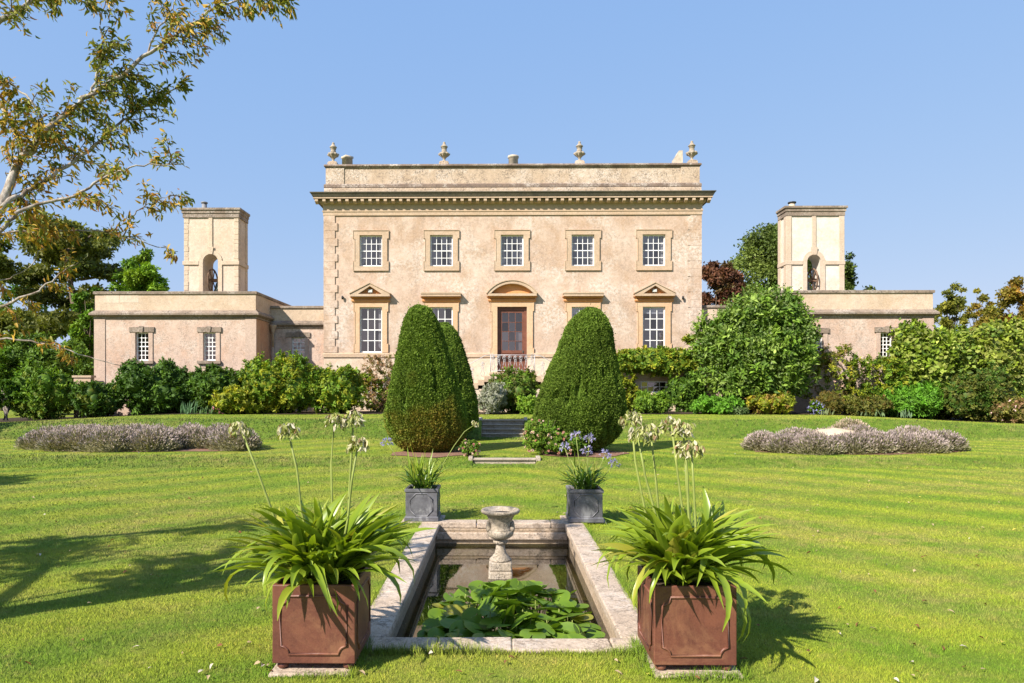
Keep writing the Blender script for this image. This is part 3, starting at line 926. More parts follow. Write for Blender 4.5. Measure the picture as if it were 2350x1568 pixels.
# urn finials
def finial(u, label):
    p = U(u, 370, HY + .35)
    x, y = p.x, HY + .38
    t = thing('urn_finial', (x, y, 13.03), label, 'finial', 'stone urns along the parapet')
    mb = MB(); mb.box(x - .24, x + .24, y - .24, y + .24, 13.02, 13.19).box(x - .2, x + .2, y - .2, y + .2, 13.192, 13.25); mb.obj('pedestal', M['parapet'], t, bevel=.015)
    mb = MB(); z = 13.25
    mb.lathe(x, y, [(.12, z), (.12, z + .05), (.06, z + .08), (.055, z + .14), (.10, z + .20), (.17, z + .27), (.225, z + .33)], 16)
    mb.obj('foot', M['urn'], t)
    mb = MB()
    mb.lathe(x, y, [(.2, z + .30), (.27, z + .36), (.265, z + .42), (.2, z + .46), (.15, z + .48)], 32, mod=lambda a, zz: 1 + .13 * math.cos(8 * a))
    mb.obj('bowl', M['urn'], t)
    mb = MB()
    mb.lathe(x, y, [(.15, z + .475), (.14, z + .52), (.12, z + .62), (.13, z + .66), (.15, z + .67), (.125, z + .70), (.13, z + .72), (.18, z + .745), (.18, z + .775), (.12, z + .82), (.08, z + .89), (.055, z + .93), (.07, z + .95), (.05, z + 1.0), (.01, z + 1.02)], 16)
    mb.obj('lid', M['urn'], t)
finial(764.5, 'darkened stone urn on the left hand corner of the roof parapet')
finial(1019.3, 'stone urn on the parapet above the second upper window from the left')
finial(1330, 'stone urn on the parapet above the fourth upper window from the left')
finial(1588, 'pale stone urn on the right hand corner beside the broken chimney')
# small wall lamps
for u, v, lab in ((857 - 0.0, 683, 'small wall lamp beside the quoins left of the left pediment'), (1567, 683.5, 'small wall lamp to the right of the right pediment')):
    if u < 1000: u = (760 + 398 * .2424) / 1.0894
    p = U(u, v, HY - .06)
    t = thing('wall_lamp', (p.x, HY - .02, p.z), lab, 'lamp', 'small lamps on the house front')
    mb = MB(); mb.box(p.x - .04, p.x + .04, HY - .03, HY - .002, p.z - .05, p.z + .05); mb.obj('base_plate', M['flood'], t)
    mb = MB(); mb.lathe(p.x, HY - .10, [(.035, p.z - .1), (.055, p.z - .02), (.05, p.z + .06), (.02, p.z + .08)], 10); mb.obj('lamp_head', M['black'], t)

# entrance landing with two flights
LX0, LX1, LY = HX - 1.05, HX + 1.05, HY - 1.5
stair = thing('entrance_steps', (HX, HY - .8, .65), 'stone landing with a flight down each side below the garden door', 'steps')
mb = MB(); mb.box(LX0, LX1, LY, HY - .032, .5, 2.48); mb.obj('landing_wall', M['stucco_pale'], stair)
mb = MB(); mb.box(LX0 - .06, LX1 + .06, LY - .06, HY - .033, 2.482, 2.60); mb.obj('landing_slab', M['stone'], stair, bevel=.015)
nst = 11
for s in (-1, 1):
    for k in range(nst):
        z = 2.48 - .165 * (k + 1)
        xa = HX + s * (1.05 + .30 * k + .003); xb = HX + s * (1.05 + .30 * (k + 1))
        mb = MB(); mb.box(min(xa, xb), max(xa, xb), LY, HY - .034, .5 if False else z - .17, z + .1)
        mb.obj('tread', M['stone'], stair)
        if k % 3 == 0:
            xc2 = HX + s * (1.05 + .30 * (k + 3)); 
            mb = MB(); mb.box(min(xa, xc2), max(xa, xc2), LY + .05, HY - .04, .45, z - .51); mb.obj('stair_wall', M['stucco_pale'], stair)
rail = thing('iron_railing', (HX, LY + .02, 2.6), 'pale iron railing with lyre shaped balusters round the door landing and its steps', 'railing')
ry = LY + .03
zt = 3.42
mb = MB(); mb.tube([(LX0, ry, zt), (LX1, ry, zt)], .022, 6); mb.tube([(LX0, ry, 2.68), (LX1, ry, 2.68)], .014, 6)
mb.obj('top_rail', M['iron'], rail)
def lyre():
    mb = MB()
    for s in (-1, 1):
        mb.tube([(s * .015, 0, .0), (s * .06, 0, .07), (s * .085, 0, .15), (s * .06, 0, .26), (s * .035, 0, .36), (s * .04, 0, .46), (s * .025, 0, .5)], .0125, 5)
    mb.tube([(math.cos(t) * .085, 0, .60 + math.sin(t) * .085) for t in np.linspace(0, 2 * PI, 12, endpoint=False)], .013, 5, closed=True)
    mb.tube([(0, 0, .5), (0, 0, .72)], .011, 5); mb.tube([(-.05, 0, .62), (.05, 0, .62)], .011, 5)
    mb.tube([(-.035, 0, .42), (.035, 0, .42)], .011, 5)
    return mb
lm = cached('lyre', lyre, 'baluster', M['iron'])
for i in range(8):
    link('baluster', lm, (LX0 + .13 + (LX1 - LX0 - .26) * i / 7, ry, 2.69), rail)
for x in (LX0, LX1):
    mb = MB(); mb.tube([(x, ry, 2.6), (x, ry, zt + .03)], .02, 6); mb.obj('post', M['iron'], rail)
for s in (-1, 1):
    xa = LX0 if s < 0 else LX1
    mb = MB(); mb.tube([(xa, ry, zt), (xa + s * .25, ry, zt - .02), (xa + s * 3.2, ry, zt - 1.62)], .018, 6)
    mb.obj('stair_rail', M['iron'], rail)
    for k in range(6):
        xx = xa + s * (.38 + .5 * k)
        link('baluster', lm, (xx, ry, 2.62 - .545 * (.42 + .5 * k)), rail)

# ------------------------------------------------------------------ side pavilions, link ranges, bell towers
def jamb_window(parent, y, u0, u1, v0, v1, Yp, cols=3, rows=6, mat='stone_pinkish', lintel=True, curtain=None):
    a_, b_ = U(u0, v1, Yp), U(u1, v0, Yp)
    w, h = b_.x - a_.x, b_.z - a_.z
    xc = (a_.x + b_.x) / 2
    sash_window(parent, xc, y + .11, a_.z, round(w, 3), round(h, 3), cols, rows, bar=.032, fr=.05, curtain=curtain)
    mb = MB(); d = .04
    mb.box(a_.x - .2, a_.x, y - d, y - .001, a_.z, b_.z); mb.obj('window_jamb', M['stone_pink'], parent)
    mb = MB(); mb.box(b_.x, b_.x + .2, y - d, y - .001, a_.z, b_.z); mb.obj('window_jamb', M['stone_pink'], parent)
    mb = MB()
    mb.box(a_.x - .28, b_.x + .28, y - .07, y - .001, b_.z + .003, b_.z + .25)
    mb.prism([(xc - .07, b_.z - .02), (xc + .07, b_.z - .02), (xc + .11, b_.z + .29), (xc - .11, b_.z + .29)], y - .11, y - .0705)
    mb.obj('lintel', M['stone_grey'], parent, bevel=.01)
    mb = MB(); mb.box(a_.x - .26, b_.x + .26, y - .12, y - .001, a_.z - .15, a_.z - .003); mb.obj('sill', M['stone_grey'], parent, bevel=.01)
    return (a_.x, b_.x, a_.z, b_.z)

YW, YL = 32.3, 34.4
zt_w = U(400, 669, YW).z; zc1 = U(400, 714, YW).z; zc0 = U(400, 729.5, YW).z
def pavilion(x0, x1, wins, mat, label, back=7.0):
    t = thing('side_pavilion', ((x0 + x1) / 2, YW, .4), label, 'building', 'low pavilions beside the house')
    hs = [jamb_window(t, YW, *w, YW) for w in wins]
    mb = MB()
    pierced_wall(mb, x0, x1, .1, zc0 + .02, YW, hs, .22)
    mb.obj('wall', M[mat[0]], t)
    for xx in (x0, x1):
        mb = MB(); mb.quad((xx, YW + .001, .1), (xx, YW + back, .1), (xx, YW + back, zc0 + .02), (xx, YW + .001, zc0 + .02)); mb.obj('side_wall', M['stucco_rust_bounce'], t)
    mb = MB(); mb.quad((x0, YW + back, .1), (x1, YW + back, .1), (x1, YW + back, zt_w), (x0, YW + back, zt_w)); mb.obj('back_wall', M[mat[0]], t)
    mb = MB(); mb.band(x0, x1, YW, YW + back, [(0, zc1), (0, zt_w - .13)])
    mb.obj('parapet', M[mat[1]], t)
    mb = MB(); mb.band(x0, x1, YW, YW + back, [(0, zc0 - .05), (.05, zc0 - .04), (.05, zc0 + .03), (.10, zc0 + .06), (.2, zc0 + .12), (.2, zc0 + .2), (.04, zc1 + .02), (0, zc1 + .03)])
    mb.obj('cornice', M['stone_grey'], t)
    mb = MB(); mb.band(x0, x1, YW, YW + back, [(0, zt_w - .15), (.06, zt_w - .13), (.07, zt_w - .02), (.03, zt_w), (-.35, zt_w + .01), (-.36, zt_w - .5)])
    mb.obj('coping', M['stone_grey'], t)
    mb = MB(); mb.box(x0 + .3, x1 - .3, YW + .3, YW + back, zt_w - .75, zt_w - .6); mb.obj('roof', M['slate'], t)
    for (xa, xb) in ((x0 - .03, x0 + .5), (x1 - .5, x1 + .03)):
        mb = MB(); mb.box(xa, xb, YW - .03, YW - .001, .1, zc0 - .055); mb.obj('pilaster', M['stone_pink'], t)
    return t
LWx0, LWx1 = U(218, 800, YW).x, U(587, 800, YW).x
RWx0, RWx1 = U(1765, 800, YW).x, U(2141, 800, YW).x
lw = pavilion(LWx0, LWx1, [(YW, 311, 341.5, 763, 828)[1:], (466.5, 495.5, 763, 828)], ('stucco_pink', 'stucco_buff'), 'pinkish render pavilion left of the house, shrubs along its foot')
mb = MB(); x0, z0 = LWx0 + .25, zc1 + .3
mb.box(LWx0 + .42, LWx0 + 1.15, YW - .006, YW - .001, zc1 + .38, zc1 + .80); mb.box(LWx0 + 1.2, LWx0 + 2.1, YW - .006, YW - .001, zc1 + .40, zc1 + .76)
mb.obj('patch_repair', M['stucco_pale'], lw)
rw = pavilion(RWx0, RWx1, [(1859, 1889, 765, 822), (2019.8, 2048.6, 763, 820)], ('stucco_pink', 'stucco_buff'), 'buff render pavilion right of the house, half hidden by shrubs')
# link ranges
def link_range(x0, x1, win, label, mat):
    t = thing('link_range', ((x0 + x1) / 2, YL, .4), label, 'building', 'low links between house and pavilions')
    zt = U(690, 702.5, YL).z; z1 = U(690, 738, YL).z; z0_ = U(690, 752, YL).z
    hs = [jamb_window(t, YL, *win, YL)] if win else []
    mb = MB(); pierced_wall(mb, x0, x1, .1, z1, YL, hs, .22)
    mb.obj('wall', M[mat], t)
    mb = MB(); mb.box(x0, x1, YL - .01, YL + .3, z1 + .002, zt - .13); mb.obj('parapet', M['stucco_buff'], t)
    mb = MB()
    mb.prism([(0, 0), (1, 0), (1, 1)], 0, .001) if False else None
    pr = [(.0, z0_ - .05), (.05, z0_ - .04), (.06, z0_ + .04), (.18, z0_ + .12), (.18, z0_ + .2), (.03, z1 + .03), (.011, z1 + .04)]
    vs = []
    for p_, z_ in pr: vs += [(x0, YL - p_, z_), (x1, YL - p_, z_)]
    mb.add(vs, [(2 * i, 2 * i + 1, 2 * i + 3, 2 * i + 2) for i in range(len(pr) - 1)])
    mb.obj('cornice', M['stone_grey'], t)
    mb = MB(); mb.box(x0, x1, YL - .08, YL + .35, zt - .128, zt); mb.obj('coping', M['stone_grey'], t, bevel=.02)
    mb = MB(); mb.box(x0, x1, YL + .3, YL + 4, zt - .6, zt - .5); mb.obj('roof', M['slate'], t)
    return t
ll = link_range(LWx1 + .003, HX - HW - .04, (669.5, 699.5, 774.5, 832), 'short link wall in shadow between left pavilion and house', 'stucco_pink')
lr = link_range(HX + HW + .04, RWx0 - .003, None, 'shaded link wall between the house and the right pavilion', 'stucco_pink')
# rainwater hopper on the left link
p = U((200 + 1305 * .37) / 1.0894, (480 + 900 * .37) / 1.0894, YL - .1)
mb = MB(); mb.lathe(p.x, YL - .14, [(.06, p.z - 1.1), (.06, p.z - .42), (.10, p.z - .36), (.10, p.z - .3), (.13, p.z - .2), (.2, p.z - .05), (.21, p.z)], 10)
mb.obj('rain_hopper', M['stone'], ll)
mb = MB(); mb.tube([(p.x, YL - .14, .5), (p.x, YL - .14, p.z - 1.08)], .05, 8); mb.obj('downpipe', M['stone'], ll)

def arch_block(mb, x0, x1, y0, y1, zb, zt, xa, xb, zs, n=14):
    mb.box(x0, xa, y0, y1, zb, zt - .0); mb.box(xb, x1, y0, y1, zb, zt)
    cxx, r = (xa + xb) / 2, (xb - xa) / 2
    pts = [(cxx - r * math.cos(PI * i / n), zs + r * math.sin(PI * i / n)) for i in range(n + 1)]
    for i in range(n):
        (p0x, p0z), (p1x, p1z) = pts[i], pts[i + 1]
        mb.quad((p0x, y0, p0z), (p1x, y0, p1z), (p1x, y0, zt), (p0x, y0, zt)); mb.quad((p0x, y1, p0z), (p1x, y1, p1z), (p1x, y1, zt), (p0x, y1, zt))
        mb.quad((p0x, y0, p0z), (p0x, y1, p0z), (p1x, y1, p1z), (p1x, y0, p1z))
    mb.quad((xa, y0, zt), (xb, y0, zt), (xb, y1, zt), (xa, y1, zt))
    return pts
YT = 35.2
def tower(u0, u1, vt, ua, ub, v_spring, vband, mat, stone, depth, label, pipe, wheel_side):
    A = U(u0, vt, YT); B = U(u1, vt, YT)
    x0, x1, zt = A.x, B.x, A.z
    xa, xb = U(ua, 600, YT).x, U(ub, 600, YT).x
    zs = U(u0, v_spring, YT).z; zb_ = U(u0, vband, YT).z
    t = thing('bell_tower', ((x0 + x1) / 2, YT + depth / 2, 5.0), label, 'tower', 'rendered bell towers behind the pavilions')
    mb = MB(); arch_block(mb, x0, x1, YT, YT + depth, 4.6, zt - .06, xa, xb, zs)
    mb.obj('wall', M[mat], t)
    d = .05; w = .22
    for (xa_, xb_, ya_, yb_) in ((x0 - d, x0 + w, YT - d, YT + .3), (x1 - w, x1 + d, YT - d, YT + .3), (x0 - d + .002, x0 + w, YT + depth - .3, YT + depth + d), (x1 - w, x1 + d - .002, YT + depth - .3, YT + depth + d)):
        if stone == 'tower_stone':   # eroded edges: short blocks of uneven width
            z_ = 4.6
            while z_ < zt - .52:
                z2 = min(zt - .5, z_ + rs(.18, .45)); q = rs(-.035, .03)
                mb = MB(); mb.box(xa_ + (q if xa_ > x0 + 1 else .02), xb_ + (q if xa_ < x0 + 1 else -.02), ya_ + .022 + rs(0, .018), yb_, z_ + .001, z2 - .001); mb.obj('corner_stone', M[stone], t, bevel=.02)
                z_ = z2
        else:
            mb = MB(); mb.box(xa_, xb_, ya_, yb_, 4.6, zt - .5); mb.obj('corner_strip', M[stone], t, bevel=.015)
    xc = (xa + xb) / 2
    r = (xb - xa) / 2
    mb = MB(); mb.box(xc - .10, xc + .10, YT - d, YT - .001, zs + r + .3, zt - .5); mb.obj('centre_strip', M[stone], t, bevel=.01)
    mb = MB()
    mb.box(xa - .2, xa + .01, YT - d - .004, YT + .05, 4.6, zs - .001); mb.box(xb - .01, xb + .2, YT - d - .004, YT + .05, 4.6, zs - .001)
    n = 12
    for i in range(n):
        a0, a1 = PI * i / n, PI * (i + 1) / n
        g = [(xc - (r - .01) * math.cos(a0), zs + (r - .01) * math.sin(a0)), (xc - (r + .2) * math.cos(a0), zs + (r + .2) * math.sin(a0)),
             (xc - (r + .2) * math.cos(a1), zs + (r + .2) * math.sin(a1)), (xc - (r - .01) * math.cos(a1), zs + (r - .01) * math.sin(a1))]
        mb.prism(g, YT - d, YT - .002)
    mb.prism([(xc - .11, zs + r - .02), (xc + .11, zs + r - .02), (xc + .17, zs + r + .36), (xc - .17, zs + r + .36)], YT - d - .04, YT - d - .001)
    mb.obj('arch_surround', M[stone], t)
    for bb in ((x0 - d - .03, xa - .202, YT - d - .02, YT + .02), (xb + .202, x1 + d + .03, YT - d - .02, YT + .02), (x0 - d - .03, x0 - .001, YT + .021, YT + depth + .02), (x1 + .001, x1 + d + .03, YT + .021, YT + depth + .02)):
        mb = MB(); mb.box(*bb, zb_ - .1, zb_ + .1); mb.obj('band_course', M[stone], t, bevel=.012)
    mb = MB()
    mb.band(x0, x1, YT, YT + depth, [(.02, zt - .52), (.07, zt - .5), (.07, zt - .30), (.11, zt - .28), (.11, zt - .16), (.17, zt - .12), (.17, zt - .02), (.1, zt)])
    mb.quad((x0 - .1, YT - .1, zt), (x1 + .1, YT - .1, zt), (x1 + .1, YT + depth, zt), (x0 - .1, YT + depth, zt))
    mb.obj('cap', M['stone_grey'], t)
    if pipe:
        uu, rr, hh, mt = pipe
        pp = U(uu, vt - 4, YT + .5)
        mb = MB(); mb.lathe(pp.x, YT + .5, [(rr * 1.15, zt - .02), (rr, zt + .04), (rr * .95, zt + hh)], 12); mb.obj('flue_pipe', M[mt], t)
        mb = MB(); mb.lathe(pp.x, YT + .5, [(rr * 1.3, zt + hh), (rr * 1.3, zt + hh + .06), (rr * .4, zt + hh + .1)], 12); mb.obj('flue_cap', M['black'] if mt != 'slate' else M['slate'], t)
    # bell with wheel, hung across the opening
    bz = zs - .9
    yb = YT + depth * .55
    bell = thing('bell', (xc, yb, bz - .55), 'bronze bell with a wooden wheel in the arch of the %s tower' % ('left' if wheel_side < 0 else 'right'), 'bell', 'bells in the tower arches')
    bxx = xc - wheel_side * r * .35
    mb = MB(); mb.lathe(bxx, yb, [(.27, bz - .55), (.25, bz - .5), (.2, bz - .36), (.17, bz - .2), (.14, bz - .1), (.05, bz - .06)], 18); mb.obj('bell_body', M['bronze'], bell)
    mb = MB(); mb.box(xa + .02, xb - .02, yb - .07, yb + .07, bz - .05, bz + .12); mb.obj('headstock', M['wood'], bell)
    wx = xc + wheel_side * r * .45
    mb = MB(); R2 = .62
    mb.tube([(wx, yb + R2 * math.cos(t_), bz + R2 * math.sin(t_)) for t_ in np.linspace(0, 2 * PI, 26, endpoint=False)], .045, 6, closed=True)
    for k in range(6):
        t_ = PI * k / 3 + .2
        mb.tube([(wx, yb, bz), (wx, yb + R2 * math.cos(t_), bz + R2 * math.sin(t_))], .03, 5)
    mb.obj('wheel', M['wood'], bell)
    mb = MB(); mb.tube([(bxx, yb, bz - .5), (bxx, yb, bz - .68)], .02, 5); mb.obj('clapper', M['black'], bell)
    return t
tower(423.5, 546.5, 478, 466, 501.5, 601, 604, 'stucco_pale', 'tower_stone', 1.25, 'peach tower with eroded corners behind the left pavilion', (469, .13, .38, 'slate'), -1)
tower(1806, 1935, 473.5, 1851, 1884, 601, 603.5, 'stucco_cream', 'tower_strip', 1.0, 'cream tower with crisp stone strips behind the right pavilion', (1817.5, .16, .28, 'clay'), 1)

# ------------------------------------------------------------------ garden steps
steps = thing('garden_steps', (PX, STEP2 - .5, .12), 'flight of weathered stone steps between the yews up to the terrace', 'steps')
nr = 4; rise = .575 / nr
for k in range(nr):
    y0 = STEP2 - .96 + .24 * k
    mb = MB(); z1 = .12 + rise * (k + 1)
    mb.box(PX - .72, PX + .72, y0, STEP2 + .12, z1 - rise + .002, z1 - .045)
    mb.obj('riser', M['step'], steps)
    mb = MB(); mb.box(PX - .725, PX + .725, y0 - .04, y0 + .28 if k < nr - 1 else STEP2 + .14, z1 - .043, z1 + (.0 if k < nr - 1 else .004))
    mb.obj('tread', M['step'], steps, bevel=.012)
for s in (-1, 1):
    xa = PX + s * .735; xb = PX + s * .86
    mb = MB(); yF = STEP2 - 1.05
    x_, X_ = min(xa, xb), max(xa, xb)
    mb.add([(x_, yF, .0), (X_, yF, .0), (X_, STEP2 + .1, .0), (x_, STEP2 + .1, .0), (x_, yF, .24), (X_, yF, .24), (X_, STEP2 + .1, .78), (x_, STEP2 + .1, .78)],
           [(3, 2, 1, 0), (4, 5, 6, 7), (0, 1, 5, 4), (1, 2, 6, 5), (2, 3, 7, 6), (3, 0, 4, 7)])
    mb.obj('side_kerb', M['step'], steps, bevel=.015)
lstep = thing('low_step', (PX, STEP1, 0), 'single long pale stone step across the grass path between the rose bushes', 'step')
mb = MB(); mb.box(PX - .72, PX + .72, STEP1 - .02, STEP1 + .10, -.02, .085); mb.obj('riser', M['step'], lstep)
mb = MB(); mb.box(PX - .735, PX + .735, STEP1 - .06, STEP1 + .17, .087, .132); mb.obj('tread', M['step'], lstep, bevel=.012)
for s in (-1, 1):
    mb = MB(); mb.box(PX + s * .79 - .05, PX + s * .79 + .05, STEP1 - .08, STEP1 + .3, -.02, .17); mb.obj('end_stone', M['step'], lstep, bevel=.01)
# ------------------------------------------------------------------ vegetation builders
def pick(pal, n, r):
    P = np.array([p[0] for p in pal], dtype=float); w = np.array([p[1] for p in pal], dtype=float); w /= w.sum()
    return P[r.choice(len(P), n, p=w)]

def lobes_auto(xc, yc, z0, z1, rx, ry, k, r, flat=.0):
    h = z1 - z0
    k = int(k * 1.9)
    L = [(xc, yc, z0 + h * .40, rx * .74, ry * .75, h * .42)]
    for i in range(k):
        a = r.uniform(0, 2 * PI); e = r.uniform(-.25, .95)
        s = r.uniform(.20, .42)
        px_ = xc + rx * (1 - s) * math.cos(a) * math.cos(e * .9) * 1.0
        py_ = yc + ry * (1 - s) * math.sin(a) * math.cos(e * .9)
        pz_ = z0 + h * .42 + h * (.54 - s * .6) * math.sin(e * 1.2) * r.uniform(.8, 1.0)
        L.append((px_, py_, pz_, rx * s, ry * s * 1.1, h * s * .75))
    return L

def shell(L, n, r, inner=.25):
    """points on the outside of a union of ellipsoids, with outward normals"""
    A = np.array(L)
    w = (A[:, 3] * A[:, 4] + A[:, 3] * A[:, 5] + A[:, 4] * A[:, 5]); w = w / w.sum()
    out_p = []; out_n = []; got = 0
    while got < n:
        m = int((n - got) * 1.9) + 50
        i = r.choice(len(A), m, p=w)
        d = nrm(r.normal(size=(m, 3)))
        t = 1 - inner * r.random(m) ** 2
        p = A[i, :3] + d * A[i, 3:] * t[:, None]
        nn = nrm(d / A[i, 3:])
        ok = np.ones(m, bool)
        for k in range(len(A)):
            q = (((p - A[k, :3]) / A[k, 3:]) ** 2).sum(1)
            ok &= (q > .80) | (i == k)
        out_p.append(p[ok]); out_n.append(nn[ok]); got += ok.sum()
    return np.concatenate(out_p)[:n], np.concatenate(out_n)[:n]

def core_arrays(L, pal, r, k=.80):
    parts = []
    for l in L:
        V = ICO_V * np.array(l[3:]) * k
        V = V * (1 + .10 * wob(ICO_V * 3, 2.0, int(r.integers(999))))[:, None] + np.array(l[:3])
        C = pick(pal, len(V), r) * .85
        parts.append((V, ICO_T, C))
    return parts

def leafy(L, n, lf, pal, r, clump=.16, per=16, up=.35, rnd=.75, six=False, fold=.15, droop=.12, hue=.22, core=True, aspect=.5, inner=.30, hang=0.0, zmin=None, spread=1.0, rough=1.35):
    """leaves in rosettes at shoot ends over the lobes of a plant; returns joined arrays"""
    nc = max(8, n // per)
    cp, cn = shell(L, nc, r, inner)
    size = np.mean([l[3] + l[5] for l in L]) * .5
    # shoots stand out unevenly, in bunches
    bump_ = wob(cp / max(size, .2), 5.5, int(r.integers(9999)), 2)
    cp = cp + cn * (size * rough * (.16 * bump_ + .09 * r.normal(size=nc)))[:, None]
    axis = nrm(cn + r.normal(size=(nc, 3)) * .35 + np.array([0, 0, up]))
    ci = r.integers(0, nc, n)
    q = r.random((n, 1))
    P = cp[ci] + r.normal(size=(n, 3)) * clump * size * .32 * spread - axis[ci] * lf * q * 1.2
    D = nrm(axis[ci] * .45 + r.normal(size=(n, 3)) * rnd + np.array([0, 0, up * .3 - hang]))
    N = nrm(axis[ci] + r.normal(size=(n, 3)) * rnd * .45 + np.array([-.12, -.2, .35]))
    base = pick(pal, nc, r) * (1 + hue * r.normal(size=(nc, 1))) * (1 + .22 * bump_[:, None])
    C = .75 * base[ci] + .25 * pick(pal, n, r)
    C = np.clip(C * (1 + .16 * r.normal(size=(n, 1))), .006, .9)
    ln = lf * r.uniform(.65, 1.3, n)
    if zmin is not None:
        P[:, 2] = np.maximum(P[:, 2], zmin + .02)
    parts = [leaf_arrays(P, D, N, ln, ln * aspect, C, fold, droop, six)]
    if core:
        parts += core_arrays(L, pal, r, .74)
    return parts

# leaf colours (linear)
G_DARK = [((.030, .070, .012), 3), ((.045, .095, .014), 3), ((.065, .125, .016), 1)]
G_MID = [((.060, .125, .014), 3), ((.085, .160, .018), 3), ((.12, .19, .02), 1), ((.04, .09, .012), 1)]
G_LIGHT = [((.11, .20, .022), 3), ((.15, .235, .03), 3), ((.08, .16, .018), 2)]
G_YEL = [((.15, .19, .018), 3), ((.22, .23, .022), 2), ((.09, .14, .014), 3), ((.30, .27, .03), .8)]
G_OLIVE = [((.075, .085, .018), 3), ((.11, .115, .025), 2), ((.05, .065, .014), 2)]
G_FRESH = [((.075, .19, .018), 3), ((.10, .225, .025), 3), ((.055, .14, .014), 2)]
RUSSET = [((.15, .105, .026), 3), ((.12, .105, .024), 3), ((.20, .115, .03), 1), ((.085, .095, .02), 3)]
COPPER = [((.10, .042, .032), 3), ((.14, .065, .042), 3), ((.065, .03, .024), 2), ((.09, .075, .03), 1.5)]
PINKY = [((.30, .17, .09), 3), ((.23, .17, .05), 2), ((.36, .22, .13), 2), ((.14, .15, .03), 2)]
SILVER = [((.26, .27, .20), 3), ((.34, .34, .28), 2), ((.17, .2, .11), 2)]

def bright(p, k): return [(tuple(min(.8, c * k * m) for c, m in zip(q[0], (1.05, 1.0, .8))), q[1]) for q in p]
G_DARK, G_MID, G_LIGHT, G_YEL, G_OLIVE, G_FRESH = [bright(p, 1.4) for p in (G_DARK, G_MID, G_LIGHT, G_YEL, G_OLIVE, G_FRESH)]
RUSSET, COPPER = bright(RUSSET, 1.4), bright(COPPER, 1.3)

def shrub(name, u0, u1, v0, v1, Y, n, lf, pal, label, seed, k=7, ry=None, cat='shrub', group=None, base=None, flowers=None, stems=False, **kw):
    r = np.random.default_rng(seed)
    a = U(u0, v1, Y); b = U(u1, v0, Y)
    xc = (a.x + b.x) / 2; rx = (b.x - a.x) / 2
    z1 = b.z; z0 = min(a.z, float(gz(xc, Y))) - .03 if base is None else base
    if ry is None: ry = min(rx, 1.3)
    L = lobes_auto(xc, Y, z0, z1, rx, ry, k, r)
    parts = leafy(L, n, lf, pal, r, zmin=z0, **kw)
    if flowers:
        fc, fn, fs = flowers
        fp, fnn = shell(L, fn, r, .05)
        fp = fp + fnn * lf * .5
        for q in range(5):
            parts.append(leaf_arrays(fp, nrm(fnn * .4 + r.normal(size=fp.shape)), fnn, np.full(fn, fs), np.full(fn, fs * .7), np.clip(np.array(fc)[None] * (1 + .1 * r.normal(size=(fn, 1))), 0, 1).repeat(1, 0), .1, .1))
    V, T, C = merge(parts)
    o = trimesh(name, V, T, C, M['leaf'])
    return tag(o, label, cat, group)

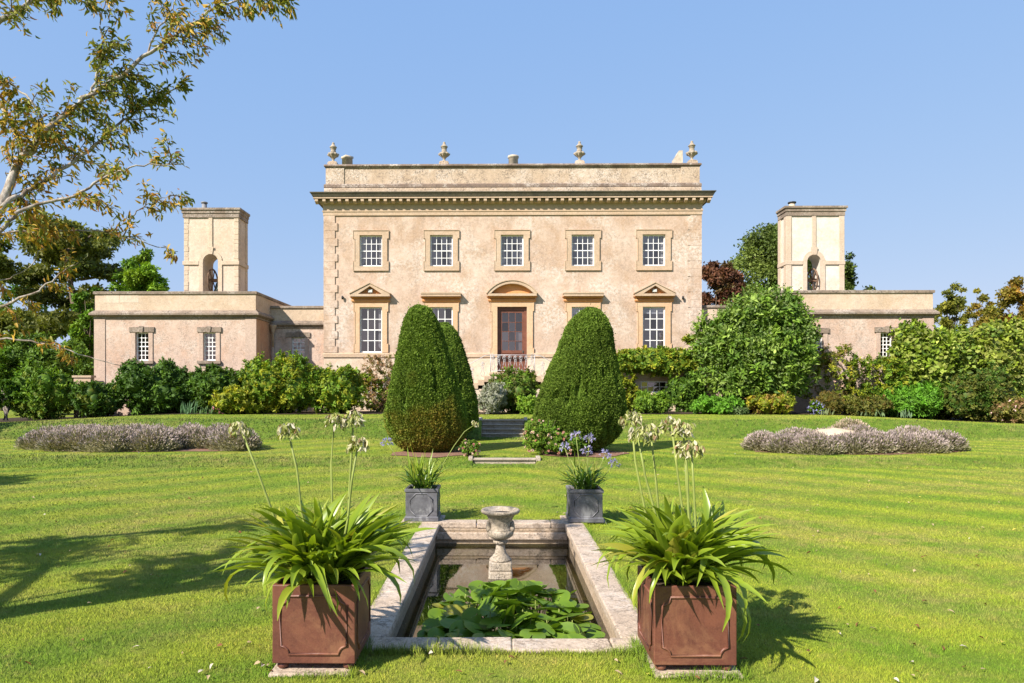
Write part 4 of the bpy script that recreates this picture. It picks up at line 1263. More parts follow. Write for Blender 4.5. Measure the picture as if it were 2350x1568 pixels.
# ------------------------------------------------------------------ clipped yews
def yew(xc_top, xc_bot, Y, prof, label, seed, n, brown=None, trunk=True):
    """prof: list of (z, half width); axis leans from bottom to top"""
    r = np.random.default_rng(seed)
    zs = np.array([p[0] for p in prof]); hw = np.array([p[1] for p in prof])
    o_ = np.argsort(zs); zs, hw = zs[o_], hw[o_]
    z0, z1 = zs[0], zs[-1]
    zz = np.linspace(z0, z1, 400); rr = np.interp(zz, zs, hw)
    wgt = rr * np.sqrt(1 + np.gradient(rr, zz) ** 2) + .02; cdf = np.cumsum(wgt); cdf /= cdf[-1]
    def surf(m, k=1.0):
        z = np.interp(r.random(m), cdf, zz); a = r.random(m) * 2 * PI
        return z, a
    def pos(z, a, k=1.0):
        rad = np.interp(z, zz, rr); drdz = np.interp(z, zz, np.gradient(rr, zz))
        ax = xc_bot + (xc_top - xc_bot) * ((z - z0) / (z1 - z0)) ** 1.0
        ca, sa = np.cos(a), np.sin(a)
        q = np.column_stack([ca * 1.2, sa * 1.2, z * .9])
        lump = 1 + .030 * wob(q, 2.2, seed) + .018 * wob(q, 7.0, seed + 1)
        # clipped furrows and small hollows
        pit = wob(np.column_stack([ca * 2.5, sa * 2.5, z * .75]), 5.5, seed + 2)
        lump -= .34 * np.clip(pit - .46, 0, .5)
        lump += .022 * wob(np.column_stack([ca * 5, sa * 5, z * 1.0]), 4.0, seed + 3, 2)
        P = np.column_stack([ax + rad * ca * lump * k, Y + rad * sa * lump * k * .96, z])
        N = nrm(np.column_stack([ca, sa, -drdz]))
        return P, N, pit
    z, a = surf(n)
    P, N, pit = pos(z, a)
    tex = wob(P, 26, seed + 5, 2)
    P = P + N * (.018 * tex)[:, None]
    stray = r.random(n) < .005
    P[stray] += N[stray] * r.uniform(.03, .10, (stray.sum(), 1))
    D = nrm(N * .75 + r.normal(size=P.shape) * .45 + np.array([0, 0, .45]))
    Nn = nrm(N + r.normal(size=P.shape) * .55)
    pal = [((.112, .180, .022), 3), ((.145, .215, .028), 3), ((.185, .26, .038), 1.2), ((.07, .118, .017), 1)]
    C = pick(pal, n, r) * (1 + .16 * r.normal(size=(n, 1)))
    C *= (1 + .22 * wob(P, 3.0, seed + 7))[:, None]
    if brown:
        t = np.clip((brown[0] - P[:, 2]) / brown[1], 0, 1) * np.clip((brown[2] - (P[:, 0] - xc_bot)) / .5, 0, 1)
        m_ = np.clip(t * 1.15 + .5 * wob(P, 3.2, seed + 9) + .25 * wob(P, 11, seed + 12) - .35, 0, .8)
        B = pick([((.29, .205, .035), 3), ((.24, .205, .03), 3), ((.33, .205, .05), 1), ((.19, .205, .027), 2)], n, r)
        C = C * (1 - m_[:, None]) + B * m_[:, None]
    C = np.clip(C, .004, .8)
    ln = r.uniform(.035, .072, n)
    parts = [leaf_arrays(P - N * .03, D, Nn, ln, ln * .55, C, .1, .1)]
    # dense body under the outer shoots
    nz, na = 60, 56
    zg = np.linspace(z0 + .01, z1 - .03, nz); ag = np.linspace(0, 2 * PI, na, endpoint=False)
    Zg, Ag = np.meshgrid(zg, ag, indexing='ij')
    Pb, Nb, _ = pos(Zg.ravel(), Ag.ravel(), .955)
    ii = np.arange(nz * na).reshape(nz, na)
    i0 = ii[:-1]; i1 = ii[1:]
    Tb = np.concatenate([np.stack([i0, np.roll(i0, -1, 1), np.roll(i1, -1, 1)], -1).reshape(-1, 3), np.stack([i0, np.roll(i1, -1, 1), i1], -1).reshape(-1, 3)])
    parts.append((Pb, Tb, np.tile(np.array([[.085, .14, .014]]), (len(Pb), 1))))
    t = thing('clipped_yew', (xc_bot, Y, float(gz(xc_bot, Y))), label, 'yew', 'clipped yews by the garden steps')
    V, T, C = merge(parts)
    trimesh('crown', V, T, C, M['leaf_matt'], t)
    mb = MB(); g0 = float(gz(xc_bot, Y))
    mb.tube([(xc_bot + .05, Y, g0 - .1), (xc_bot, Y, z0 + .1), (xc_bot, Y, z0 + .8)], [.24, .17, .12], 9)
    for k in range(5):
        aa = k * 1.26
        mb.tube([(xc_bot, Y, g0 + .02), (xc_bot + .3 * math.cos(aa), Y + .3 * math.sin(aa), z0 + .12), (xc_bot + .6 * math.cos(aa), Y + .6 * math.sin(aa), z0 + .5)], [.1, .07, .03], 6)
    mb.obj('trunk', M['bark'], t)
    return t

def prof_from(vs, Y):
    s = Y / F
    return [(EYE - (v - VPY) * s, h * s) for v, h in vs]
YY = 18.0
sY = YY / F
pl = prof_from([(700, 2), (703, 12), (707, 20), (713, 27), (735, 38), (757.7, 45.6), (802, 57), (846.7, 69), (891, 80), (935.7, 91), (955, 94.5), (980, 93), (1000, 87), (1018, 74), (1030, 55), (1036, 35)], YY)
yew((963 - VPX) * sY, (984 - VPX) * sY, YY, pl, 'large egg shaped clipped yew with browned lower half left of the grass path', 31, 98000, brown=(1.95, 1.3, 1.25))
pr = prof_from([(706.5, 2), (709, 12), (714, 22), (724, 33), (735.5, 43), (757.7, 54), (780, 59.5), (802, 65), (846.7, 80), (891, 94), (935.7, 104), (955, 105), (980, 101), (1000, 93), (1016, 78), (1028, 58), (1034, 38)], YY)
yew((1356 - VPX) * sY, (1319 - VPX) * sY, YY, pr, 'large all green clipped yew leaning right, right of the grass path', 37, 108000)
Y3 = 22.0
p3 = prof_from([(739, 1), (742, 10), (748, 17), (760, 27), (780, 37), (820, 51), (870, 65), (910, 76), (940, 81), (960, 82), (980, 74), (995, 55), (1002, 36)], Y3)
yew((1020 - VPX) * Y3 / F, (1016 - VPX) * Y3 / F, Y3, p3, 'slimmer clipped yew standing behind the browned yew by the upper steps', 41, 46000)

# ------------------------------------------------------------------ trees beyond the house
def crown_clumps(cl, n, lf, pal, r, aspect=.6, hue=.25, flat=.7, up=.5):
    """cl: clump list (x, y, z, radius)"""
    A = np.array(cl); w = A[:, 3] ** 2; w /= w.sum()
    i = r.choice(len(A), n, p=w)
    d = nrm(r.normal(size=(n, 3))); t = r.random(n) ** .45 * (1 + .55 * (r.random(n) < .25) * r.random(n))
    P = A[i, :3] + d * (A[i, 3] * t)[:, None] * np.array([1, 1, flat])
    N = nrm(d * .6 + r.normal(size=(n, 3)) * .6 + np.array([0, 0, up]))
    D = nrm(d * .5 + r.normal(size=(n, 3)) * .8)
    base = pick(pal, len(A), r) * (1 + hue * r.normal(size=(len(A), 1)))
    C = np.clip((.7 * base[i] + .3 * pick(pal, n, r)) * (1 + .2 * r.normal(size=(n, 1))), .004, .8)
    ln = lf * r.uniform(.6, 1.3, n)
    return leaf_arrays(P, D, N, ln, ln * aspect, C, .15, .12)

def tree(name, u, v_top, v_base, Y, halfw, n, lf, pal, label, seed, nclump=46, crown_from=.35, style='round', trunk_u=None, cat='tree', group='trees beyond the house', trunk_r=.22, bark='bark', shape=None):
    nclump = int(nclump * 1.5)
    r = np.random.default_rng(seed)
    base = U(u if trunk_u is None else trunk_u, v_base, Y); top = U(u, v_top, Y)
    hw = halfw * Y / F; H = top.z - base.z
    t = thing(name, (base.x, Y, base.z), label, cat, group)
    cl = []
    zc0 = base.z + H * crown_from
    for k in range(nclump):
        if style == 'flat':
            f = r.random(); lv = r.choice([.42, .58, .72, .86, .95])
            z = base.z + H * lv + r.normal() * H * .02
            w = hw * (1.0 if lv < .9 else .75) * math.sqrt(max(.05, 1 - ((lv - .62) / .5) ** 2))
            a = r.random() * 2 * PI; q = math.sqrt(r.random())
            cl.append((top.x + w * q * math.cos(a), Y + w * q * math.sin(a) * .8, z, hw * r.uniform(.12, .22)))
        else:
            d = nrm(r.normal(size=(1, 3)))[0]; q = r.random() ** .4
            if style == 'cone':
                zf = r.random() ** 1.3; w = hw * (1 - zf) ** .7 * .85 + hw * .08
                a = r.random() * 2 * PI
                cl.append((top.x + w * math.cos(a) * r.uniform(.5, 1), Y + w * math.sin(a) * r.uniform(.5, 1), zc0 + (top.z - zc0) * zf * .96, hw * r.uniform(.18, .28) * (1 - zf * .35)))
                continue
            cz = (zc0 + top.z) / 2; rz = (top.z - zc0) / 2 * 1.12
            s = r.uniform(.10, .23)
            cl.append((top.x + d[0] * hw * q * (1 - s * .8), Y + d[1] * hw * q * .85 * (1 - s), cz + d[2] * rz * q * (1 - s * .6), hw * s))
    V, T, C = merge([crown_clumps(cl, n, lf, pal, r, flat=.45 if style == 'flat' else .75)])
    trimesh('crown', V, T, C, M['leaf'], t)
    mb = MB()
    zt = base.z + H * (.85 if style != 'round' else .62)
    tx = top.x
    pts = [(base.x, Y, base.z - .3), (base.x + .1 * r.normal(), Y, base.z + H * .25), (base.x + (tx - base.x) * .6, Y, base.z + H * .45), (tx, Y, zt)]
    mb.tube(pts, [trunk_r * 1.2, trunk_r, trunk_r * .75, trunk_r * .25], 8)
    for k in range(min(nclump, 26)):
        c = cl[k]; f = r.uniform(.3, .8)
        z_s = base.z + H * (.22 + .4 * f) if style != 'flat' else min(c[2] - .1, base.z + H * .9)
        z_s = min(z_s, c[2])
        sx = base.x + (tx - base.x) * f
        mb.tube([(sx, Y, z_s), ((sx + c[0]) / 2, (Y + c[1]) / 2, (z_s + c[2]) / 2 + .1 * H * r.random() * .5), (c[0], c[1], c[2])], [trunk_r * .38, trunk_r * .22, trunk_r * .06], 5)
    mb.obj('trunk', M[bark], t)
    return t

tree('pine_tree', 150, 518, 905, 58, 172, 26000, .40, [((.125, .14, .026), 3), ((.17, .175, .036), 3), ((.075, .10, .02), 2)], 'tall dark pine with flat layered crown at the far left', 51, 66, style='flat', trunk_u=212, trunk_r=.42)
tree('broadleaf_tree', 318, 570, 900, 48, 84, 20000, .24, bright(G_MID, 1.25), 'bright green tree showing above the roof of the left pavilion', 52, 48, .25, trunk_r=.2)
tree('broadleaf_tree', 205, 655, 905, 44, 52, 12000, .24, G_MID, 'mid green tree filling the gap between the pine trunk and the left pavilion', 53, 34, .1, trunk_r=.15)
tree('dark_evergreen', 60, 640, 905, 66, 90, 12000, .34, bright(G_DARK, 1.3), 'dark evergreen behind the pine at the far left edge', 54, 40, .05, trunk_r=.25)
tree('copper_beech', 1640, 588, 905, 52, 78, 22000, .27, COPPER, 'purple leaved beech beside the right corner of the house', 55, 44, .12, trunk_r=.25)
tree('oak_tree', 1785, 508, 905, 58, 142, 40000, .26, [((.11, .15, .03), 3), ((.15, .195, .04), 3), ((.07, .105, .02), 2)], 'large grey green oak rising behind the right bell tower', 56, 110, .18, trunk_u=1830, trunk_r=.45)
tree('oak_tree', 1925, 560, 905, 60, 78, 12000, .30, [((.08, .115, .02), 3), ((.11, .145, .028), 3), ((.05, .08, .016), 2)], 'smaller oak whose crown shows right of the right bell tower', 66, 40, .15, trunk_r=.3)
tree('thin_tree', 2185, 650, 905, 56, 56, 7000, .22, bright(G_OLIVE, 1.5), 'thin crowned olive green tree just right of the right pavilion', 57, 26, .3, trunk_r=.15)
tree('thin_tree', 2240, 655, 905, 60, 38, 4000, .22, bright(G_OLIVE[:2] + RUSSET[:2], 1.3), 'small russet tinged tree with sparse crown beyond the right pavilion', 58, 17, .4, trunk_r=.12)
tree('russet_tree', 2345, 632, 905, 50, 92, 24000, .24, bright(RUSSET[:3] + G_OLIVE[:2], 1.1), 'broad russet autumn tree at the right edge of the photo', 59, 52, .05, trunk_r=.3)
tree('hedge_pine', 105, 775, 925, 38, 118, 24000, .20, [((.11, .19, .025), 3), ((.14, .22, .03), 3), ((.07, .13, .016), 2)], 'bushy light green conifer left of the pavilion behind the shrubs', 60, 60, -.05, trunk_r=.15)
tree('hedge_pine', 8, 800, 930, 36, 46, 9000, .2, G_MID, 'rounded green conifer at the left edge below the hanging branches', 61, 30, -.05, trunk_r=.15)
tree('standard_tree', 12, 870, 960, 30, 28, 4500, .15, G_DARK, 'small dark tree with a short pale trunk at the left edge of the border', 62, 18, .3, trunk_r=.16, bark='bark_pale')
# trees left of the frame whose shade falls on the lawn
def side_tree(x, y, h, rad, n, label, seed):
    r = np.random.default_rng(seed)
    z = float(gz(x, y))
    t = thing('side_tree', (x, y, z), label, 'tree', 'trees beyond the left edge')
    cl = []
    for k in range(30):
        d = nrm(r.normal(size=(1, 3)))[0]
        cl.append((x + d[0] * rad * .75, y + d[1] * rad * .75, z + h * .66 + d[2] * h * .27, rad * .33))
    V, T, C = merge([crown_clumps(cl, n, .3, G_MID, r)])
    trimesh('crown', V, T, C, M['leaf'], t)
    mb = MB(); mb.tube([(x, y, z - .2), (x + .1, y, z + h * .4), (x, y, z + h * .85)], [.25, .2, .05], 8); mb.obj('trunk', M['bark'], t)
side_tree(-24.3, 19.2, 7.2, 2.6, 7000, 'bushy tree out to the left that shades the lavender lawn', 71)
side_tree(-14.6, 8.2, 5.6, 1.5, 4000, 'small tree out to the left that shades the middle lawn', 72)

# ------------------------------------------------------------------ borders
SH = 'shrubs along the foot of the house and pavilions'
sg = dict(group=SH)
shrub('shrub', 22, 178, 838, 952, 30.6, 9000, .15, G_MID + [((.16, .19, .02), 1)], 'round green shrub at the left end of the border beside the small pale trunk', 101, **sg)
shrub('shrub', 165, 285, 862, 952, 30.4, 7500, .15, G_DARK + [((.15, .17, .02), 1.2)], 'low dark shrub flecked yellow below the left corner of the pavilion', 102, **sg)
shrub('shrub', 255, 445, 816, 950, 31.0, 15000, .16, G_DARK, 'big dark green shrub below the left window of the left pavilion', 103, k=9, **sg)
shrub('shrub', 430, 500, 838, 950, 31.1, 5000, .15, G_DARK, 'narrow dark shrub between two larger ones under the second pavilion window', 104, **sg)
shrub('shrub', 458, 585, 826, 950, 30.9, 10000, .16, G_DARK + [((.09, .15, .016), 2)], 'dark glossy shrub to the right under the second pavilion window', 105, **sg)
shrub('shrub', 545, 735, 805, 950, 30.7, 15000, .15, G_MID + G_YEL[:2], 'tall yellow green shrub below the link window left of the house', 106, k=10, **sg)
shrub('shrub', 486, 640, 880, 952, 30.2, 8000, .14, G_YEL, 'low golden green shrub at the front below the tall yellow green one', 107, **sg)
shrub('shrub', 692, 838, 828, 951, 30.6, 11000, .15, G_MID + G_YEL[:2], 'rounded yellow green shrub at the left corner of the house', 108, k=8, **sg)
shrub('climber', 815, 905, 838, 955, 33.2, 3200, .12, G_YEL + G_MID, 'thin green climber on the basement wall left of the browned yew', 109, k=6, ry=.5, core=False, cat='climber', rnd=1.0)
shrub('climber', 822, 915, 800, 880, 33.0, 5200, .085, PINKY, 'pinkish brown twiggy climber above the basement window by the browned yew', 110, k=6, ry=.55, core=False, cat='climber', rnd=1.0)
# between the yews
shrub('shrub', 1085, 1170, 868, 950, 29.9, 7000, .09, SILVER, 'silver grey leaved shrub in front of the landing between the yews', 111, k=6, ry=.8, **sg)
shrub('shrub', 1120, 1240, 842, 950, 31.0, 9000, .12, G_MID + G_OLIVE, 'green shrub hiding the landing wall between the yews', 112, k=8, ry=.9, **sg)
shrub('shrub', 1180, 1240, 905, 950, 29.9, 3500, .11, G_LIGHT, 'small light green shrub at the front left of the right yew', 113, ry=.6, **sg)
# right side
shrub('climber', 1395, 1620, 792, 862, 33.3, 12000, .15, G_YEL + G_MID, 'long leafy climber trained along the house wall under the right window', 114, k=12, ry=.55, cat='climber', base=3.2 - .75, core=True)
shrub('climber', 1400, 1470, 850, 945, 33.3, 5000, .14, G_YEL, 'yellowing climber stems hanging left of the basement window', 115, k=6, ry=.45, cat='climber', core=False)
shrub('climber', 1530, 1625, 845, 948, 32.8, 8500, .13, G_DARK + G_MID, 'dark green climber right of the basement window', 116, k=7, ry=.7, cat='climber')
shrub('climber', 1565, 1600, 765, 812, 33.3, 700, .14, G_YEL, 'wisp of climber reaching up the wall beside the right quoins', 117, k=3, ry=.3, cat='climber', base=4.0, core=False)
shrub('shrub', 1456, 1540, 893, 950, 30.6, 8000, .11, G_LIGHT + G_MID, 'dome shaped shrub with reddish tips in front of the basement window', 118, k=6, **sg)
shrub('shrub', 1582, 1705, 905, 950, 30.2, 10000, .12, G_FRESH, 'low wide bright green shrub below the big leafy shrub', 119, k=6, **sg)
r_ = np.random.default_rng(5)
big = thing('large_shrub', (U(1740, 945, 30.9).x, 30.9, .68), 'very tall leafy shrub with pale upright shoots in front of the right pavilion', 'shrub', SH)
Lb = [(*U(1736, 805, 30.9), 1.7, 1.4, 1.55), (*U(1742, 725, 30.9), 1.0, 1.0, 1.05), (*U(1662, 805, 30.9), 1.05, 1.1, 1.1), (*U(1806, 805, 30.9), 1.0, 1.1, 1.2), (*U(1690, 860, 30.9), 1.2, 1.2, 1.0), (*U(1790, 868, 30.9), 1.1, 1.1, .8), (*U(1800, 722, 30.9), .7, .8, .85), (*U(1697, 745, 30.9), .8, .9, .85), (*U(1633, 775, 30.9), .55, .7, .7), (*U(1835, 765, 30.9), .55, .7, .7)]
parts = leafy(Lb, 26000, .24, [((.12, .21, .022), 3), ((.18, .275, .035), 3), ((.26, .35, .08), 1.8), ((.07, .14, .018), 2)], r_, per=12, clump=.2, up=.5, aspect=.42, hang=.1, rough=1.9)
sp, sn = shell(Lb, 500, r_, .05)
sd = nrm(sn * .5 + np.array([0, 0, 1.0]) + r_.normal(size=sp.shape) * .25)
for q in range(9):
    parts.append(leaf_arrays(sp + sd * (.07 * q), nrm(sd * .4 + r_.normal(size=sp.shape) * .7), nrm(r_.normal(size=sp.shape) + np.array([0, -.3, .6])), np.full(500, .2 - .012 * q), np.full(500, .085), np.clip(pick([((.16, .24, .06), 2), ((.22, .28, .11), 1), ((.11, .19, .035), 2)], 500, r_), 0, 1), .2, .2))
V, T, C = merge(parts); trimesh('crown', V, T, C, M['leaf'], big)
mb = MB(); bx_ = U(1740, 945, 30.9).x
for k in range(9):
    ax_ = bx_ + rs(-.5, .5); mb.tube([(ax_, 30.9 + rs(-.3, .3), .5), (ax_ + rs(-.4, .4), 30.9 - .2, 1.7), (ax_ + rs(-1.2, 1.2), 30.9, 3.0)], [.06, .05, .03], 6)
mb.obj('trunk', M['bark'], big)
shrub('shrub', 1700, 1822, 892, 952, 30.2, 10000, .11, G_YEL + [((.28, .17, .05), 2.5)], 'yellow and orange tinged mound between the big shrub and the bare wall', 120, k=6, **sg)
shrub('shrub', 1660, 1715, 930, 953, 29.6, 2500, .10, [((.16, .22, .09), 2), ((.1, .16, .05), 2)], 'small pale grey green plant at the edge of the lawn', 121, ry=.4, **sg)
shrub('rose_bush', 1842, 1975, 775, 935, 31.6, 4200, .12, G_YEL + G_OLIVE + [((.24, .15, .06), 1.5)], 'tall thin rambling rose against the right pavilion wall', 122, k=10, ry=.8, core=False, rnd=1.0, cat='rose', group=SH, flowers=((.75, .5, .42), 26, .07))
shrub('rose_bush', 1935, 2085, 800, 915, 31.2, 7500, .13, G_YEL + G_MID, 'looser yellow green bush under the right pavilion window', 123, k=9, ry=.9, core=False, cat='rose', group=SH, flowers=((.8, .62, .55), 20, .08))
shrub('shrub', 1862, 1935, 895, 948, 30.2, 7000, .10, [((.16, .13, .025), 3), ((.11, .12, .02), 3), ((.2, .13, .03), 1)], 'olive brown feathery shrub beside the blue asters', 124, k=5, ry=.6, aspect=.2, **sg)
shrub('shrub', 1930, 2050, 905, 950, 30.1, 7000, .11, G_OLIVE + [((.2, .12, .03), 1)], 'low russet flecked ground shrub in front of the loose rose', 125, k=6, ry=.8, **sg)
shrub('shrub', 2005, 2175, 868, 950, 30.6, 13000, .15, G_FRESH, 'bright green glossy mound with pointed leaves', 126, k=8, aspect=.35, **sg)
shrub('fig_tree', 2045, 2240, 728, 900, 31.6, 14000, .21, [((.17, .25, .02), 3), ((.22, .28, .035), 3), ((.34, .37, .09), 1.4), ((.055, .1, .015), 2)], 'large leaved yellow green fig at the right end of the right pavilion', 127, k=12, ry=1.4, aspect=.7, per=7, clump=.3, cat='shrub', group=SH)
shrub('fig_tree', 2190, 2375, 722, 930, 31.2, 14000, .21, [((.20, .27, .025), 3), ((.25, .29, .04), 3), ((.38, .38, .11), 1.7), ((.055, .1, .015), 2)], 'pale large leaved fig at the right edge of the photo', 128, k=12, ry=1.4, aspect=.7, per=7, clump=.3, cat='shrub', group=SH)
shrub('shrub', 2160, 2325, 838, 962, 29.7, 16000, .12, G_OLIVE + G_DARK, 'dense dark olive shrub in front of the pale fig', 129, k=9, ry=1.2, **sg)
shrub('shrub', 2285, 2370, 900, 975, 28.4, 6000, .12, G_OLIVE + PINKY[:2], 'reddish olive bush at the right edge of the terrace with pale pink flowers', 130, k=6, ry=.8, flowers=((.8, .55, .55), 18, .07), **sg)
# low plants along the border edge
def iris(u, v, Y, n, h, col, label, seed):
    r = np.random.default_rng(seed)
    p = U(u, v, Y); z = float(gz(p.x, Y))
    P = np.column_stack([p.x + r.normal(size=n) * .16, Y + r.normal(size=n) * .1, np.full(n, z)])
    D = nrm(np.column_stack([r.normal(size=n) * .25, r.normal(size=n) * .2, np.ones(n)]))
    N = nrm(np.column_stack([r.normal(size=n), -np.ones(n), np.zeros(n)]))
    ln = h * r.uniform(.6, 1.1, n)
    C = np.clip(np.array(col)[None] * (1 + .2 * r.normal(size=(n, 1))), 0, 1)
    V, T, C = leaf_arrays(P, D, N, ln, np.full(n, .055), C, .1, .12, True)
    tag(trimesh('iris_clump', V, T, C, M['leaf']), label, 'plant', 'sword leaved plants at the border edge')
iris(432, 950, 29.4, 26, .62, (.10, .19, .085), 'tall blue green iris clump in front of the dark shrubs on the left', 201)
iris(470, 950, 29.4, 16, .42, (.09, .16, .05), 'short green iris clump just right of the tall one', 202)
iris(2010, 950, 29.5, 14, .40, (.16, .23, .10), 'pale iris clump left of the bright green mound', 203)
iris(1985, 950, 29.5, 10, .3, (.15, .2, .09), 'low pale iris tuft in the middle of the right border edge', 204)
iris(2070, 952, 29.4, 14, .42, (.15, .23, .12), 'grey green iris clump in front of the bright green mound', 205)
iris(1900, 950, 29.5, 12, .3, (.2, .24, .11), 'short pale iris tuft by the olive brown feathery shrub', 206)
shrub('aster_plant', 1852, 1890, 918, 950, 30.0, 900, .09, G_MID, 'clump of small blue asters against the bare wall', 131, k=4, ry=.35, core=False, cat='plant', flowers=((.33, .33, .62), 60, .06))
shrub('phlox_plant', 478, 520, 925, 950, 29.7, 700, .09, G_DARK, 'small plant with pink flower heads at the left border edge', 132, k=3, ry=.3, core=False, cat='plant', flowers=((.55, .2, .28), 24, .07))
shrub('hydrangea', 488, 520, 868, 900, 30.2, 500, .12, G_DARK, 'plant with one dusty pink flower head among the dark shrubs', 133, k=3, ry=.3, core=False, cat='plant', flowers=((.62, .36, .3), 10, .13))
# low wall glimpsed left of the pavilion
p = U(172, 862, 31.8); q = U(201, 862, 31.8)
mb = MB(); mb.box(p.x, q.x + .2, 31.7, 32.0, .3, p.z - .1).box(p.x - .05, q.x + .25, 31.65, 32.05, p.z - .098, p.z); tag(mb.obj('garden_pier', M['stone']), 'short stone pier peeping between shrubs left of the pavilion', 'pier')

# ------------------------------------------------------------------ lavender
def lav_arrays(cx_, cy_, rx, ry, h, n, r, tip=((.35, .28, .26), (.42, .34, .32), (.29, .235, .22)), stem=((.22, .21, .09), (.27, .25, .13), (.16, .17, .065))):
    d = nrm(r.normal(size=(n, 3))); d[:, 2] = np.abs(d[:, 2])
    z0 = gz(np.full(n, cx_), np.full(n, cy_))
    t = r.uniform(.55, .92, n)
    P = np.column_stack([cx_ + d[:, 0] * rx * t, cy_ + d[:, 1] * ry * t, z0 + d[:, 2] * h * t * .9])
    D = nrm(d * np.array([.8, .8, .6]) + np.array([0, 0, .45]) + r.normal(size=(n, 3)) * .25)
    N = nrm(r.normal(size=(n, 3)) + np.array([0, -.6, .5]))
    ln = r.uniform(.09, .165, n) * min(1.0, h / .45)
    st = np.array(stem)[r.integers(0, len(stem), n)]; tp = np.array(tip)[r.integers(0, len(tip), n)]
    g = np.clip(d[:, 2] * 1.6 + .15, 0, 1)[:, None]
    tp = tp * g + st * (1 - g)
    v = (1 + .15 * r.normal(size=(n, 1)))
    A = leaf_arrays(P, D, N, ln, np.full(n, .022), np.clip(st * v, .01, .8), .05, .05)
    B = leaf_arrays(P + D * ln[:, None] * .8, nrm(D + r.normal(size=(n, 3)) * .2), N, np.full(n, .075), np.full(n, .028), np.clip(tp * v, .01, .8), .1, .05)
    V = ICO_V * np.array([rx * .8, ry * .8, h * .78]) * (1 + .08 * wob(ICO_V, 4, int(r.integers(999))))[:, None]
    V = V + np.array([cx_, cy_, float(gz(cx_, cy_))]); V[:, 2] = np.maximum(V[:, 2], float(gz(cx_, cy_)) - .02)
    K = (V, ICO_T, np.tile(np.array([[.17, .155, .08]]), (len(V), 1)))
    return [A, B, K]
r_ = np.random.default_rng(77)
parts = []
xl0, xl1 = U(88, 1030, 19).x, U(617, 1010, 19).x
xm = (xl0 + xl1) / 2; hwid = (xl1 - xl0) / 2
for k in range(38):
    a = r_.random() * 2 * PI; q = math.sqrt(r_.random()) * .95
    bx_ = xm + hwid * q * math.cos(a); by_ = 18.85 + 1.35 * q * math.sin(a)
    parts += lav_arrays(bx_, by_, rs(.5, .8), rs(.42, .62), rs(.46, .66), 1650, r_)
V, T, C = merge(parts)
tag(trimesh('lavender_bed', V, T, C, M['leaf_matt']), kind='stuff')
ground_patch('lavender_soil', oval(xm, 18.85, hwid * .9, 1.5, seed=5), M['soil'], dz=.008)
RL = [(1750, 18.6, 0.53, .46, 'rounded mauve grey lavender mound at the left tip of the right bed'),
      (1806, 18.1, 0.67, .50, 'second lavender mound from the left tip of the right bed'),
      (1872, 17.6, 0.74, .52, 'wide greenish lavender mound at the front left of the right bed'),
      (1831, 19.7, 0.77, .55, 'faded lavender mound at the back left of the right bed'),
      (1904, 19.3, 0.73, .56, 'lavender mound just left of the sandy gap'),
      (1952, 17.7, 0.69, .50, 'greenish lavender mound in front of the sandy gap'),
      (2006, 17.75, 0.65, .48, 'lavender mound at the front middle just right of the sandy gap'),
      (1974, 18.9, 0.73, .62, 'tall lavender mound rising behind the sandy gap'),
      (1952, 20.6, 0.69, .74, 'tallest dry buff lavender mound at the back of the right bed'),
      (2057, 17.9, 0.69, .52, 'lavender mound at the front right of the right bed'),
      (2090, 18.9, 0.82, .62, 'broad pale lavender mound at the back right of the right bed'),
      (2116, 17.7, 0.69, .50, 'lavender mound second from the right tip of the right bed'),
      (2162, 18.1, 0.62, .48, 'rounded lavender mound at the right tip of the right bed')]
for i, (u, y, rad, h, lab) in enumerate(RL):
    p = U(u, 1010, y)
    buff = (i == 8)
    vk = r_.uniform(.82, 1.18)
    tip = ((.48, .36, .26), (.52, .40, .30), (.4, .31, .24)) if buff else ((.37, .295, .275), (.43, .345, .325), (.31, .25, .23))
    V, T, C = merge(lav_arrays(p.x, y, rad * .93, rad * .78, h * r_.uniform(.9, 1.12), 2300, r_, tip=tuple(tuple(c * vk for c in t_) for t_ in tip)))
    tag(trimesh('lavender_bush', V, T, C, M['leaf_matt']), lab, 'lavender', 'lavender mounds in the right hand bed')
pc = U(1962, 1015, 18.6)
ground_patch('lavender_soil', oval(pc.x, 18.5, 2.75, 1.35, seed=6), M['soil'], dz=.008)
p = U(1918, 995, 19.1)
mb = MB(); mb.lathe(p.x, 19.1, [(.75, .12), (.70, .44), (.45, .62), (.01, .68)], 18); o = mb.obj('sand_heap', simple_mat('dry_sand', (.50, .40, .28), .95, .1, 0, .15, 8, .5, 50)); tag(o, 'pale dry sandy hump in the gap of the right lavender bed', 'sand')
# ------------------------------------------------------------------ stone urn in the pool
UX, UYY = U(1148.5, 1300, 7.17).x, 7.17
urn = thing('pool_urn', (UX, UYY, WZ - .05), 'weathered stone campana urn on a crumbling plinth standing in the pool', 'urn')
mb = MB(); mb.box(UX - .125, UX + .125, UYY - .125, UYY + .125, WZ - .2, WZ + .075)
mb.obj('lower_plinth', M['urn'], urn, bevel=.02)
mb = MB(); mb.box(UX - .118, UX + .118, UYY - .118, UYY + .118, WZ + .077, WZ + .165)
mb.obj('plinth', M['urn'], urn, bevel=.012)
z = WZ + .166
mb = MB(); mb.lathe(UX, UYY, [(.115, z), (.11, z + .02), (.085, z + .045), (.062, z + .08), (.05, z + .12), (.046, z + .16), (.052, z + .175), (.075, z + .185), (.078, z + .205), (.055, z + .22), (.06, z + .23)], 28); mb.obj('foot', M['urn'], urn)
z = WZ + .39
mb = MB()
mb.lathe(UX, UYY, [(.05, z), (.09, z + .01), (.125, z + .035), (.137, z + .07), (.132, z + .10)], 56, mod=lambda a, zz: 1 + .04 * abs(math.sin(9 * a)))
mb.obj('lower_bowl', M['urn'], urn)
